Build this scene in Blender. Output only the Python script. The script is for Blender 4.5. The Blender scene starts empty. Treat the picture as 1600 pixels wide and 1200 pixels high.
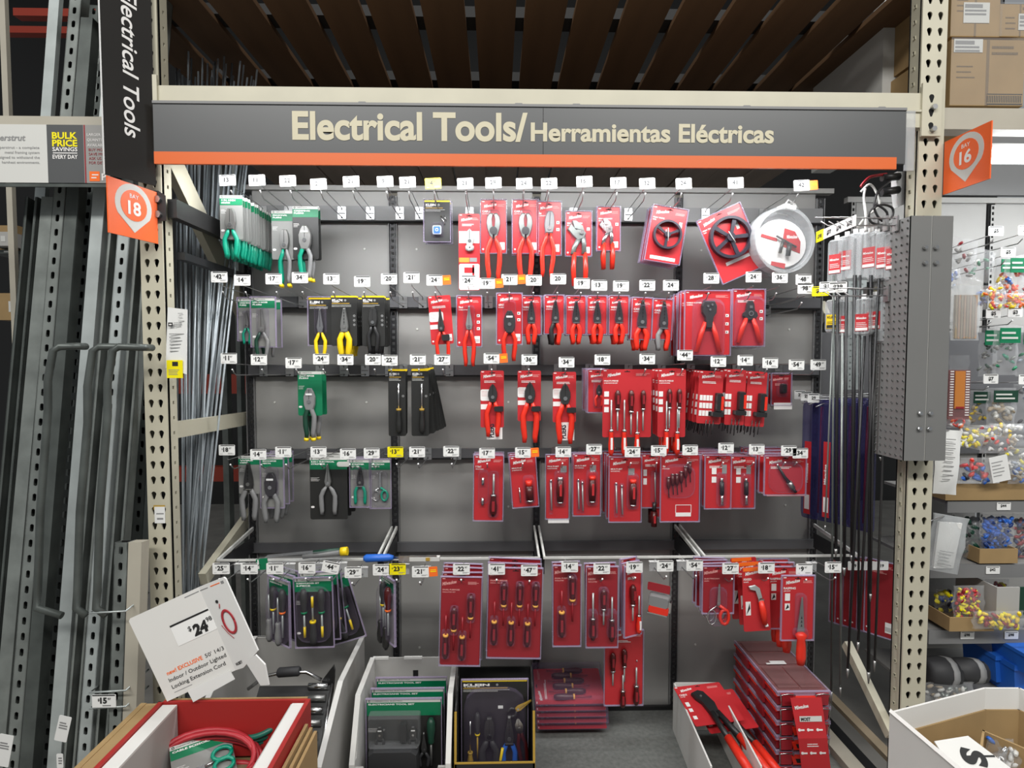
import bpy, math, random
from mathutils import Vector, Matrix
random.seed(7)
C = bpy.context.scene.collection
H = 1.75                      # camera height
F = 900.0                     # focal length in pixels of the 1600-wide frame
YAW, PIT = math.atan(20/900), math.radians(2.6)
# ---------------------------------------------------------------- camera
cam_d = bpy.data.cameras.new('camera'); cam = bpy.data.objects.new('camera', cam_d); C.objects.link(cam)
cam_d.sensor_width = 36; cam_d.lens = F/1600*36; cam_d.clip_start = .05
cam.location = (0, 0, H); cam.rotation_euler = (math.pi/2-PIT, 0, -YAW)
bpy.context.scene.camera = cam
vs = bpy.context.scene.view_settings
vs.view_transform = 'Standard'; vs.look = 'None'; vs.exposure = 0.1; vs.gamma = 1; vs.use_curve_mapping = False
try:
    cy = bpy.context.scene.cycles
    cy.max_bounces = 6; cy.transparent_max_bounces = 24; cy.transmission_bounces = 4; cy.sample_clamp_indirect = 4
    cy.caustics_reflective = False; cy.caustics_refractive = False
except Exception: pass
w = bpy.data.worlds.new('world'); bpy.context.scene.world = w; w.use_nodes = True
w.node_tree.nodes['Background'].inputs[0].default_value = (.93, .97, 1, 1)
w.node_tree.nodes['Background'].inputs[1].default_value = .25
def area(name, loc, rot, sx, sy, e, col=(1, 1, 1)):
    l = bpy.data.lights.new(name, 'AREA'); l.shape = 'RECTANGLE'; l.size = sx; l.size_y = sy; l.energy = e; l.color = col
    o = bpy.data.objects.new(name, l); C.objects.link(o); o.location = loc; o.rotation_euler = rot; return o
# aisle lamps high above the camera, and the shop's strip lamps tucked behind the header signs
area('aisle_lamp_light', (-1.6, -1.4, 4.6), (math.radians(38), 0, 0), 3.0, .5, 122, (1, .985, .95))
area('aisle_lamp_light', (1.9, -1.4, 4.6), (math.radians(38), 0, 0), 3.0, .5, 122, (1, .985, .95))
area('strip_lamp_light', (.10, 2.00, 2.42), (math.radians(25), 0, 0), 2.2, .06, 16, (.97, .985, 1))
area('strip_lamp_light', (2.75, 2.06, 2.42), (math.radians(14), 0, 0), 1.5, .05, 15, (.95, .98, 1))
# ---------------------------------------------------------------- helpers
_d = Vector((math.sin(YAW)*math.cos(PIT), math.cos(YAW)*math.cos(PIT), -math.sin(PIT)))
_r = Vector((math.cos(YAW), -math.sin(YAW), 0)); _u = _r.cross(_d)
def P(px, py, Y):
    v = _d+_r*((px-800)/F)-_u*((py-600)/F)
    t = Y/v.y
    return Vector((v.x*t, Y, H+v.z*t))
def PZ(px, py, z):            # the point seen at a pixel on the horizontal plane z
    v = _d+_r*((px-800)/F)-_u*((py-600)/F)
    t = (z-H)/v.z
    return Vector((v.x*t, v.y*t, z))
M = {}
def mat(name, col, rough=.5, metal=0., noise=0., nscale=20., emit=0., bump=0., clear=None, k=.55, edge=(.8, .78, .85), stretch=None):
    m = bpy.data.materials.new(name); m.use_nodes = True; nt = m.node_tree; N = nt.nodes; L = nt.links
    b = N['Principled BSDF']; b.inputs['Base Color'].default_value = (*col, 1); b.inputs['Roughness'].default_value = rough; b.inputs['Metallic'].default_value = metal
    if noise or bump:
        tc = N.new('ShaderNodeTexCoord'); n = N.new('ShaderNodeTexNoise'); n.inputs['Scale'].default_value = nscale; n.inputs['Detail'].default_value = 4
        if stretch:
            mp = N.new('ShaderNodeMapping'); mp.inputs['Scale'].default_value = stretch; L.new(tc.outputs['Object'], mp.inputs[0]); L.new(mp.outputs[0], n.inputs['Vector'])
        else: L.new(tc.outputs['Object'], n.inputs['Vector'])
        if noise:
            r = N.new('ShaderNodeValToRGB'); r.color_ramp.elements[0].position = .3; r.color_ramp.elements[1].position = .7
            r.color_ramp.elements[0].color = (*[c*(1-noise) for c in col], 1); r.color_ramp.elements[1].color = (*[min(1, c*(1+noise)) for c in col], 1)
            L.new(n.outputs['Fac'], r.inputs[0]); L.new(r.outputs[0], b.inputs['Base Color'])
        if bump:
            bp = N.new('ShaderNodeBump'); bp.inputs['Strength'].default_value = bump; bp.inputs['Distance'].default_value = .002
            L.new(n.outputs['Fac'], bp.inputs['Height']); L.new(bp.outputs[0], b.inputs['Normal'])
    if emit:
        b.inputs['Emission Color'].default_value = (*col, 1); b.inputs['Emission Strength'].default_value = emit
    if clear is not None:
        t = N.new('ShaderNodeBsdfTransparent'); t.inputs[0].default_value = (*edge, 1) if clear > 1 else (1, 1, 1, 1)
        mx = N.new('ShaderNodeMixShader'); lw = N.new('ShaderNodeLayerWeight'); lw.inputs[0].default_value = .35
        ma = N.new('ShaderNodeMath'); ma.operation = 'MULTIPLY_ADD'; ma.inputs[1].default_value = k; ma.inputs[2].default_value = clear % 1
        L.new(lw.outputs['Facing'], ma.inputs[0]); L.new(ma.outputs[0], mx.inputs[0]); L.new(t.outputs[0], mx.inputs[1]); L.new(b.outputs[0], mx.inputs[2])
        L.new(mx.outputs[0], N['Material Output'].inputs[0])
    M[name] = m
for a in [
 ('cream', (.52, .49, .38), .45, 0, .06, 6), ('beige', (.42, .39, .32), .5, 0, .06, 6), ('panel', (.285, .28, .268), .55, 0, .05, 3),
 ('panel_frame', (.20, .20, .20), .5), ('black_steel', (.018, .018, .02), .45), ('dark_gap', (.006, .006, .006), .9),
 ('rail', (.09, .09, .095), .5), ('wing', (.17, .17, .165), .5, 0, .04, 4), ('deck', (.15, .155, .145), .8, 0, .18, 60),
 ('sign_grey', (.085, .088, .09), .35, 0, .04, 2), ('orange', (.70, .13, .02), .4), ('bay_orange', (.88, .13, .02), .4), ('sign_text', (.58, .53, .38), .5),
 ('banner', (.02, .018, .016), .22, 0, .1, 4), ('white', (.8, .8, .79), .5), ('paper', (.78, .78, .76), .6), ('tag_white', (.85, .85, .83), .4), ('tag_yellow', (.9, .78, .0), .4),
 ('tag_orange', (.95, .17, .02), .4), ('ink', (.012, .012, .012), .6), ('grey_ink', (.25, .25, .25), .6), ('chrome', (.62, .62, .62), .22, 1.), ('wire', (.45, .45, .45), .3, .9),
 ('galv', (.23, .25, .235), .36, .45, .3, 9), ('galv_dark', (.095, .107, .10), .42, .45, .3, 9), ('galv_light', (.46, .50, .49), .33, .4, .15, 9), ('rod', (.56, .62, .66), .35, .25, .1, 30), ('rod_dark', (.26, .29, .31), .35, .25), ('wood_lit', (.21, .165, .13), .8, 0, .35, 4, 0, 0, None, .5, (1, 1, 1), (1.0, .12, 1.0)),
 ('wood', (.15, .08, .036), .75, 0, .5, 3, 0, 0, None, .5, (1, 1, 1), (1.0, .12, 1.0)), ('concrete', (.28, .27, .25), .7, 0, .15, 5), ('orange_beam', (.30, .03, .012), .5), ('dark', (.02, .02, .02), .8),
 ('cardboard', (.34, .225, .10), .8, 0, .08, 8), ('kraft_dark', (.2, .14, .08), .85, 0, .1, 8), ('box_white', (.72, .71, .68), .5, 0, .02, 5), ('box_red', (.36, .02, .018), .5), ('box_grey', (.42, .41, .39), .6),
 ('red', (.50, .024, .03), .36), ('red_dark', (.29, .014, .022), .4), ('tool_red', (.72, .028, .012), .35), ('white_ink', (.82, .8, .78), .5), ('pink_ink', (.75, .35, .33), .5),
 ('green', (.0, .17, .07), .45), ('tool_green', (.0, .26, .16), .35), ('green_dark', (.006, .045, .025), .45), ('card_grey', (.22, .22, .21), .5), ('card_black', (.016, .016, .015), .45),
 ('yellow', (.85, .58, .0), .45), ('tool_yellow', (.85, .6, .01), .35), ('gold', (.45, .28, .04), .45), ('steel', (.34, .34, .33), .33, .85), ('steel_dark', (.06, .06, .06), .35, .6), ('black', (.015, .015, .016), .4),
 ('rubber', (.03, .03, .032), .6), ('tool_grey', (.2, .2, .2), .45), ('blue', (.02, .13, .55), .35), ('blue_dark', (.01, .035, .16), .5), ('navy', (.022, .02, .032), .4), ('wood_stick', (.45, .3, .2), .7),
 ('cord', (.42, .025, .035), .45), ('cord_green', (.01, .13, .09), .4), ('handle_dark', (.07, .006, .006), .3), ('collar', (.9, .45, .08), .4), ('tan', (.36, .29, .2), .7), ('pale_blue', (.45, .5, .58), .4), ('off_white', (.6, .6, .57), .5), ('amber', (.55, .2, .04), .3),
]: mat(*a)
M['orange_ink'] = M['tag_orange']
mat('blister', (.30, .24, .36), .08, clear=.02, k=.35); mat('rim', (.50, .42, .60), .15, clear=.30); mat('clear', (.45, .46, .47), .08, clear=.03, k=.35); mat('film', (.6, .61, .62), .18, clear=.09, k=.5); mat('frosted', (.62, .64, .65), .3, clear=.26); mat('tube', (.06, .06, .17), .15, clear=1.14, edge=(.72, .70, .86))
mat('lens_red', (.36, .20, .20), .10, clear=1.26, edge=(.85, .6, .6)); mat('lamp', (.93, .97, 1), .5, emit=14)
_txt = {}
def txt(s, bold=.0, res=2):
    k = (s, bold, res)
    if k in _txt: return _txt[k]
    c = bpy.data.curves.new('t', 'FONT'); c.body = s; c.size = 1; c.offset = bold; c.resolution_u = res
    o = bpy.data.objects.new('t', c); C.objects.link(o); dg = bpy.context.evaluated_depsgraph_get(); e = o.evaluated_get(dg); m = e.to_mesh()
    vs_ = [(v.co.x, v.co.y) for v in m.vertices]; fs = [tuple(p.vertices) for p in m.polygons]; e.to_mesh_clear(); bpy.data.objects.remove(o); bpy.data.curves.remove(c)
    xs = [v[0] for v in vs_] or [0, 1]; x0 = min(xs); W = max(xs)-x0
    _txt[k] = ([(x-x0, y) for x, y in vs_], fs, W); return _txt[k]
class G:
    def __init__(s, T=None): s.v = []; s.f = []; s.fm = []; s.sm = []; s.ms = []; s.c = 0; s.T = T or Matrix.Identity(4); s.s = False
    def m(s, n):
        if n not in s.ms: s.ms.append(n)
        s.c = s.ms.index(n); return s
    def add(s, vs_, fs, smooth=False):
        b = len(s.v); s.v += [s.T @ Vector(v) for v in vs_]
        for f in fs: s.f.append([b+i for i in f]); s.fm.append(s.c); s.sm.append(smooth)
        return s
    def box(s, x0, x1, y0, y1, z0, z1):
        v = [(x, y, z) for z in (z0, z1) for y in (y0, y1) for x in (x0, x1)]
        return s.add(v, [(0, 2, 3, 1), (4, 5, 7, 6), (0, 1, 5, 4), (2, 6, 7, 3), (0, 4, 6, 2), (1, 3, 7, 5)])
    def quad(s, a, b, c, d): return s.add([a, b, c, d], [(0, 1, 2, 3)])
    def slab(s, a, b, c, d, t):   # quad a-b-c-d with thickness t
        a, b, c, d = map(Vector, (a, b, c, d)); n = (b-a).cross(d-a).normalized()*t
        return s.add([a, b, c, d, a+n, b+n, c+n, d+n], [(3, 2, 1, 0), (4, 5, 6, 7), (0, 1, 5, 4), (1, 2, 6, 5), (2, 3, 7, 6), (3, 0, 4, 7)])
    def prism(s, pts, y0, y1, inset=0.):   # outline in x,z; front face at y0 (smaller y), optionally chamfered
        n = len(pts); cx = sum(p[0] for p in pts)/n; cz = sum(p[1] for p in pts)/n
        if inset:
            ym = y0+(y1-y0)*.4; k = 1-inset
            v = [(cx+(x-cx)*k, y0, cz+(z-cz)*k) for x, z in pts]+[(x, ym, z) for x, z in pts]+[(x, y1, z) for x, z in pts]
        else: v = [(x, y0, z) for x, z in pts]+[(x, y1, z) for x, z in pts]
        r = len(v)//n; fs = [tuple(range(n)), tuple(range((r-1)*n, r*n))[::-1]]
        for k in range(r-1): fs += [(k*n+i, (k+1)*n+i, (k+1)*n+(i+1) % n, k*n+(i+1) % n) for i in range(n)]
        return s.add(v, fs)
    def disc(s, x, z, r, y0, y1, n=16, inset=0.): return s.prism([(x+r*math.cos(2*math.pi*i/n), z+r*math.sin(2*math.pi*i/n)) for i in range(n)], y0, y1, inset)
    def ring(s, x, z, r0, r1, y0, y1, n=28):
        v = []
        for i in range(n):
            c, q = math.cos(2*math.pi*i/n), math.sin(2*math.pi*i/n)
            v += [(x+r0*c, y0, z+r0*q), (x+r1*c, y0, z+r1*q), (x+r1*c, y1, z+r1*q), (x+r0*c, y1, z+r0*q)]
        fs = []
        for i in range(n):
            a, b = 4*i, 4*((i+1) % n); fs += [(a+k, b+k, b+(k+1) % 4, a+(k+1) % 4) for k in range(4)]
        return s.add(v, fs)
    def tube(s, path, r, n=8, fy=1., cap=True):
        path = [Vector(p) for p in path]; rs = r if isinstance(r, (list, tuple)) else [r]*len(path); v = []; up = None
        e1 = None
        for i, p in enumerate(path):
            t = (path[min(i+1, len(path)-1)]-path[max(i-1, 0)]).normalized()
            if e1 is None:
                a = Vector((0, 1, 0)) if abs(t.y) < .9 else Vector((1, 0, 0))
                e1 = t.cross(a).normalized()
            else: e1 = (e1-t*e1.dot(t)).normalized()
            e2 = e1.cross(t).normalized()
            for k in range(n):
                an = 2*math.pi*k/n; v.append(p+e1*(rs[i]*math.cos(an))+e2*(rs[i]*fy*math.sin(an)))
        fs = [(i*n+k, i*n+(k+1) % n, (i+1)*n+(k+1) % n, (i+1)*n+k) for i in range(len(path)-1) for k in range(n)]
        s.add(v, fs, True)
        if cap: b = len(s.v)-len(v); s.f += [[b+k for k in range(n)][::-1], [b+(len(path)-1)*n+k for k in range(n)]]; s.fm += [s.c]*2; s.sm += [False]*2
        return s
    def cyl(s, a, b, r, n=10): return s.tube([a, b], r, n)
    def plate(s, w, h, nx, nz, hole, th=.003, y=0., x0=0., z0=0., solid=True):   # plate in x,z pierced by nx by nz holes; hole(i,j) -> outline round the cell centre or None
        cw, ch = w/nx, h/nz
        for i in range(nx):
            for j in range(nz):
                cx, cz = x0+(i+.5)*cw, z0+(j+.5)*ch; hl = hole(i, j)
                if not hl:
                    s.add([(cx-cw/2, y, cz-ch/2), (cx+cw/2, y, cz-ch/2), (cx+cw/2, y, cz+ch/2), (cx-cw/2, y, cz+ch/2)], [(0, 1, 2, 3)]); continue
                n = len(hl); v = []
                for a, b in hl:
                    k = min(cw/2/max(abs(a), 1e-6), ch/2/max(abs(b), 1e-6)); v.append((cx+a*k, y, cz+b*k))
                v += [(cx+a, y, cz+b) for a, b in hl]+[(cx+a, y+th, cz+b) for a, b in hl]
                fs = []
                for q in range(n):
                    r = (q+1) % n; fs += [(q, r, n+r, n+q), (n+q, n+r, 2*n+r, 2*n+q)]
                    if abs(v[q][0]-v[r][0]) > 1e-5 and abs(v[q][2]-v[r][2]) > 1e-5:
                        xx = v[q][0] if abs(abs(v[q][0]-cx)-cw/2) < 1e-5 else v[r][0]; zz = v[q][2] if abs(abs(v[q][2]-cz)-ch/2) < 1e-5 else v[r][2]
                        v.append((xx, y, zz)); fs.append((q, len(v)-1, r))
                s.add(v, fs)
        return s
    def text(s, t, x, z, h=None, w=None, y=0., bold=0., align='l', rot=0., shear=0., th=0.):
        v, f, W = txt(t, bold, 8 if (h or 0) > .03 or (w or 0) > .3 else 2)
        sx = sz = (h or 1)/.73
        if w: sx = w/max(W, .01); sz = sx if not h else sz
        ox = {'l': 0, 'c': -W*sx/2, 'r': -W*sx}[align]; ca, sa = math.cos(rot), math.sin(rot); o = []
        for a, b in v:
            px_, pz_ = a*sx+ox+b*sz*shear, b*sz; o.append((x+px_*ca-pz_*sa, y, z+px_*sa+pz_*ca))
        s.add(o, f)
        return s
    def build(s, name, parent=None, loc=None):
        me = bpy.data.meshes.new(name); me.from_pydata([tuple(v) for v in s.v], [], s.f)
        for n in s.ms: me.materials.append(M[n])
        me.polygons.foreach_set('material_index', s.fm); me.polygons.foreach_set('use_smooth', s.sm); me.update()
        o = bpy.data.objects.new(name, me); C.objects.link(o)
        if parent: o.parent = parent
        if loc is not None: o.location = loc
        return o
def rect(w, h, r=0., n=3, cx=0., cz=0.):
    if not r: return [(cx-w/2, cz-h/2), (cx+w/2, cz-h/2), (cx+w/2, cz+h/2), (cx-w/2, cz+h/2)]
    o = []
    for (sx, sz, a0) in ((1, -1, -90), (1, 1, 0), (-1, 1, 90), (-1, -1, 180)):
        for k in range(n+1):
            a = math.radians(a0+90*k/n); o.append((cx+sx*(w/2-r)+r*math.cos(a), cz+sz*(h/2-r)+r*math.sin(a)))
    return o
def tag(o, label, cat=None, group=None, kind=None):
    if label: o['label'] = label
    if cat: o['category'] = cat
    if group: o['group'] = group
    if kind: o['kind'] = kind
    return o
def thing(name, label, cat, loc=(0, 0, 0), group=None, rot=(0, 0, 0)):
    o = bpy.data.objects.new(name, None); C.objects.link(o); o.empty_display_size = .02; o.location = loc; o.rotation_euler = rot
    return tag(o, label, cat, group)
KIDS = {}
def kids(o):
    return [c for c in C.objects if c.parent == o]
def dup(o, parent=None, tree=None):
    c = o.copy(); C.objects.link(c); c.parent = parent
    for ch in o.children: dup(ch, c)
    return c
def struct(o, label=None):
    o['kind'] = 'structure'
    if label: o['label'] = label
    return o
ORD = ['first', 'second', 'third', 'fourth', 'fifth', 'sixth', 'seventh', 'eighth', 'ninth', 'tenth', 'eleventh', 'twelfth', 'thirteenth', 'fourteenth', 'fifteenth', 'sixteenth', 'seventeenth', 'eighteenth', 'nineteenth', 'twentieth', 'twenty-first', 'twenty-second', 'twenty-third', 'twenty-fourth', 'twenty-fifth']
PZD = .197                     # height of the base deck
# ================================================================ setting
struct(G().m('concrete').box(-5, 5, -2, 7, -.05, 0).build('floor'), 'grey concrete warehouse floor')
struct(G().m('dark').box(-6, 6, 6.9, 7, 0, 6).build('wall_back'))
struct(G().m('dark').box(-6, 6, 2.5, 7, 6, 6.1).build('ceiling'))
# ---------------------------------------------------------------- pallet rack posts with keyholes
def keyhole():
    o = []
    for k in range(12):
        a = 2*math.pi*k/12+.01; o.append([.0085*math.cos(a), .005+.0085*math.sin(a)])
    for p in o:
        if p[1] < 0: p[1] = -.013 if abs(p[0]) < .006 else -.004; p[0] *= .62
    return o
KH = keyhole()
def rack_post(label, x0, x1, Yf, inner, name='rack_post'):
    t = thing(name, label, 'rack post', (x0, Yf, 0)); wd = x1-x0; n = 72; hh = n*.0508; dp = .078
    g = G().m('cream'); g.plate(wd-.012, hh, 2, n, lambda i, j: KH, .004, 0, .006, 0)
    for xx in (0, wd-.006): g.box(xx, xx+.006, 0, .006, 0, hh)
    g.build('front_face', t)
    # inner face with small square holes
    sg = G().m('cream'); sq = [(.0045, -.0055), (.0045, .0055), (-.0045, .0055), (-.0045, -.0055)]
    sg.plate(dp, hh, 1, n, lambda i, j: sq, .004)
    so = sg.build('side_face', t)
    so.rotation_euler = (0, 0, math.radians(90)); so.location = ((wd, 0, 0) if inner > 0 else (0.0, 0, 0))
    if inner < 0: so.location = (0.004, 0, 0)
    o = G().m('cream').box(0 if inner > 0 else wd-.003, .003 if inner > 0 else wd, .004, dp, 0, hh); o.build('outer_face', t)
    G().m('dark_gap').box(.008, wd-.008, dp-.012, dp-.006, 0, hh).box(wd-.011 if inner > 0 else .009, wd-.009 if inner > 0 else .011, .012, dp-.012, 0, hh).build('shade_backing', t)  # black sheets added inside the hollow post to paint shade behind its holes
    return t
xl0, xl1 = P(222, 490, 1.91).x, P(257, 490, 1.91).x
xr0, xr1 = P(1419, 750, 1.91).x, P(1457, 750, 1.91).x
lp = rack_post('cream keyhole-punched rack post left of the tool wall', xl0, xl1, 1.91, 1)
rp = rack_post('cream keyhole-punched rack post right of the tool wall behind the grey cover', xr0, xr1, 1.91, -1)
XL, XR = xl1, xr0
# sticker on left post, bolts
o = G().m('paper').box(0, .034, -.001, 0, 0, .055).m('gold').box(-.003, .034, -.0005, .0, .045, .06).m('grey_ink').box(.008, .028, -.0015, 0, .012, .018).box(.006, .03, -.0015, 0, .03, .034)
q = P(241, 818, 1.905); tag(o.build('barcode_sticker', None, (q.x, 1.909, q.z)), 'small worn white barcode sticker on the front of the left rack post', 'sticker')
# beams
zt = P(800, 139, 1.90).z
zs1, zs0 = P(800, 167, 1.87).z, P(800, 262, 1.87).z
b = thing('rack_beam', 'long cream rack beam above the grey tool header sign', 'beam', (XL, 1.90, zt))
G().m('cream').box(-.07, XR-XL+.03, 0, .06, -.11, 0).box(-.07, XR-XL+.03, -.006, .0, -.062, -.055).build('beam_bar', b)
for s_, x in ((1, -.06), (-1, XR-XL-.005)):
    g = G().m('cream').box(x, x+.065, -.008, 0, -.14, .03)
    g.m('dark_gap')
    for k in range(3): g.prism([(x+.03+a, -.02-k*.045+c) for a, c in KH], -.0085, -.008)
    g.build('beam_plate', b)
gb = G().m('wire')
for k in range(2): gb.disc(XR-XL+.03, -.05-.07*k, .009, -.02, -.008, 6)
gb.build('beam_bolt', b)
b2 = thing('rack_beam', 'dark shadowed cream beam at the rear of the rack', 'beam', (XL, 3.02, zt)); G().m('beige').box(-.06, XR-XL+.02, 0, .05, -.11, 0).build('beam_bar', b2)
# upper level beams
# lower deck boards (seen below the sign) and upper deck boards
def boards(z, ya, yb, xa, xb, wd, gap, label, grp, seed, m='wood'):
    random.seed(seed); x = xa; k = 0
    while x < xb:
        w_ = wd*random.uniform(.94, 1.05); g = G().m(m); n = random.uniform(-.004, .004)
        o = g.box(-w_/2, w_/2, 0, yb-ya, 0, .02).build('deck_board', None, (x, ya+random.uniform(-.01, .01), z+n)); o.rotation_euler.z = random.uniform(-.006, .006)
        tag(o, label % ORD[min(k, 24)], 'board', grp); x += w_+gap; k += 1
boards(zt-.005, 1.965, 3.0, XL+.05, XR-.02, .145, .006, 'grey-brown deck board under the sign, lightened as if lit, %s from left', 'boards of the lower rack deck', 3, 'wood_lit')  # lower boards use a paler wood, painting in the strip light's glow
zB = H+1.27
boards(zB, 1.9, 3.05, XL-.25, XR+.2, .155, .034, 'dark brown upper deck board, %s from left overhead', 'boards of the upper rack deck', 5)
for yy, lb in ((2.25, 'nearer'), (2.75, 'farther')):
    tag(G().m('dark').box(XL-.3, XR+.3, 0, .09, 0, .04).build('deck_support', None, (0, yy, zB+.022)), 'dark crosswise support above the upper deck boards, the %s one' % lb, 'support')
# orange beams of the racks behind
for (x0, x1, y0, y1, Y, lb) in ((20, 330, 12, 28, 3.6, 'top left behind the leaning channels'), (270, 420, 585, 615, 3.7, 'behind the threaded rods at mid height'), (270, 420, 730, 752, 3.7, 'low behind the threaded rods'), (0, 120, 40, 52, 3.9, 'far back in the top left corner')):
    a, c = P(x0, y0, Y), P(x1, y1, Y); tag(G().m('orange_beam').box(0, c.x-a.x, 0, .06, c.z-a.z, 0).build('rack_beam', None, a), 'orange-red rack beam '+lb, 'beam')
a = P(285, 330, 3.5); c = P(420, 1010, 3.5)
# header sign
SX0, SX1 = P(240, 215, 1.87).x, P(1415, 215, 1.87).x
sg = thing('header_sign', 'long grey header sign with cream lettering and an orange stripe', 'sign', (SX0, 1.87, zs0)); SW, SH = SX1-SX0, zs1-zs0
g = G().m('sign_grey').box(0, SW, 0, .008, .022, SH).m('panel_frame').box(0, SW, -.004, .012, SH, SH+.008)
k = (840-240)/1175*SW
g.m('dark').box(k, k+.0015, -.0006, 0, 0, SH); g.build('sign_panel', sg)
G().m('orange').box(0, SW-.028, -.001, .008, .004, .042).build('orange_stripe', sg)
G().m('frosted').box(SW-.0, SW+.03, -.001, .006, 0, SH).build('clear_end', sg)
px = lambda v: (v-240)/1175*SW
g = G().m('sign_text'); zb = .085
g.text('Electrical Tools/', px(452), zb, h=.088, w=px(816)-px(452), y=-.0015, bold=.03).build('sign_lettering', sg); g = G().m('sign_text')
g.text('Herramientas Eléctricas', px(821), zb, h=.058, w=px(1204)-px(821), y=-.0015, bold=.03); g.build('sign_lettering', sg)
for xx in (560, 802, 892, 1160, 1375): G().m('panel_frame').prism([(px(xx)-.016, SH+.006), (px(xx)+.016, SH+.006), (px(xx)+.010, SH+.011), (px(xx)-.010, SH+.011)], -.003, .01).build('sign_clip', sg)
# strip lamp behind the sign
t = thing('strip_light', 'white fluorescent strip light hidden behind the header sign', 'light', (.10, 2.02, zs0+.085))
G().m('white').box(-1.15, 1.12, -.04, .04, .02, .05).build('housing', t); G().m('lamp').cyl((-1.1, 0, .0), (1.1, 0, .0), .012).build('lamp_tube', t)
# perpendicular banners: left black banner, bay 18, bay 16
def side_sign(name, label, xf, yf, xb, yb, z0, z1, fn, parts):
    # hangs edge-on from the post: near edge (xf,yf), far edge (xb,yb)
    t = thing(name, label, 'sign', (xf, yf, z0)); d = Vector((xb-xf, yb-yf, 0)); t.rotation_euler.z = math.atan2(d.y, d.x); W = d.length; fn(t, W, z1-z0); return t
def f_banner(t, W, Hh):
    G().m('banner').box(0, W, 0, .006, 0, Hh).m('white').box(-.0015, 0, -.001, .007, 0, Hh).build('banner_board', t)
    g = G().m('white_ink'); g.text('Electrical Tools', W*.40, .575, h=.045, w=.44, y=-.001, bold=.012, rot=-math.pi/2, shear=.2); g.build('banner_lettering', t)
nb = P(168, 200, 1.78); fb = P(243, 200, 1.9)
side_sign('hanging_banner', 'black vertical banner with white italic Electrical Tools lettering on left post', nb.x-.012, 1.78, fb.x, 1.895, P(172, 272, 1.78).z, P(165, -40, 1.78).z+.05, f_banner, None)
def f_bay(num):
    def f(t, W, Hh):
        G().m('bay_orange').box(0, W, 0, .004, 0, Hh).build('sign_board', t)
        g = G().m('off_white'); cx, cz, r = W*.5, Hh*.60, W*.37
        pts = [(cx+r*math.cos(math.radians(a)), cz+r*1.0*math.sin(math.radians(a))) for a in range(-30, 211, 12)]+[(cx, Hh*.1)]
        g.prism(pts, -.001, 0); g.build('location_pin', t)
        g = G().m('bay_orange').disc(cx, cz, r*.72, -.002, -.001, 24); g.build('pin_disc', t)
        g = G().m('white_ink').text('BAY', cx, cz+r*.33, h=r*.2, align='c', y=-.003, bold=.01).text(num, cx, cz-r*.42, h=r*.62, align='c', y=-.003, bold=.03); g.build('bay_number', t)
    return f
a = P(168, 300, 1.73); c = P(245, 300, 1.9)
side_sign('bay_sign', 'orange BAY 18 location sign on the left rack post', a.x, 1.73, c.x, 1.9, P(172, 363, 1.73).z, P(165, 274, 1.73).z, f_bay('18'), None)
a = P(1475, 250, 1.905); c = P(1548, 230, 1.73)
side_sign('bay_sign', 'orange BAY 16 location sign on the right rack post', a.x, 1.905, c.x, 1.73, P(1548, 279, 1.73).z, P(1548, 188, 1.73).z, f_bay('16'), None)
# neighbour header on the left
Yn = 1.93; zc0, zc1 = P(0, 285, Yn).z, P(0, 194, Yn).z; xe = P(171, 240, Yn).x; xs = P(-60, 240, Yn).x
t = thing('header_sign', 'white, black and grey strut channel header sign at far left', 'sign', (xs, Yn, zc0)); hh = zc1-zc0; fx = lambda p: P(p, 240, Yn).x-xs
g = G().m('off_white').box(0, fx(74), 0, .005, 0, hh).m('sign_grey').box(fx(74), fx(131), 0, .005, 0, hh).m('panel').box(fx(131), fx(171), 0, .005, 0, hh).m('red_dark').box(fx(132), fx(134), -.0006, 0, 0, hh)
g.build('sign_panel', t)
g = G().m('grey_ink').text('superstrut', fx(40), hh*.72, h=.02, align='r', w=.12, y=-.001, bold=.02, shear=.2)
for i, (s_, wq) in enumerate((('Superstrut - a complete', .14), ('metal framing system', .11), ('designed to withstand the', .14), ('harshest environments.', .12))): g.text(s_, fx(62), hh*(.58-.085*i), h=.009, w=wq, align='r', y=-.001)
g.m('tag_yellow').text('BULK', fx(102), hh*.76, h=.021, w=.08, align='c', y=-.001, bold=.03).text('PRICE', fx(102), hh*.63, h=.021, w=.08, align='c', y=-.001, bold=.03)
g.m('white_ink').text('SAVINGS', fx(102), hh*.545, h=.013, w=.08, align='c', y=-.001, bold=.02).box(fx(83), fx(121), -.001, 0, hh*.505, hh*.52).text('EVERY DAY', fx(102), hh*.415, h=.013, w=.08, align='c', y=-.001, bold=.02)
for i, s_ in enumerate(('LARGER', 'QUANTITIES', 'AVAILABLE')): g.text(s_, fx(137), hh*(.81-.09*i), h=.009, y=-.001)
g.m('red_dark')
for i, s_ in enumerate(('BUY MORE', 'SAVE MORE', 'ASK US', 'FOR DETAILS')): g.text(s_, fx(139), hh*(.55-.075*i), h=.009, y=-.001)
g.m('tag_orange').box(fx(139), fx(155), -.001, 0, hh*.03, hh*.2).m('white_ink').text('P', fx(158), hh*.05, h=.022, y=-.001, bold=.03).box(fx(142), fx(150), -.0015, 0, hh*.08, hh*.1).box(fx(143), fx(153), -.0015, 0, hh*.13, hh*.15)
g.build('sign_lettering', t)
G().m('beige').box(-.02, xe-xs, .003, .03, hh, hh+.028).m('galv_dark').box(-.02, xe-xs, .003, .01, -.012, -.001).build('sign_rail', t)
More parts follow.
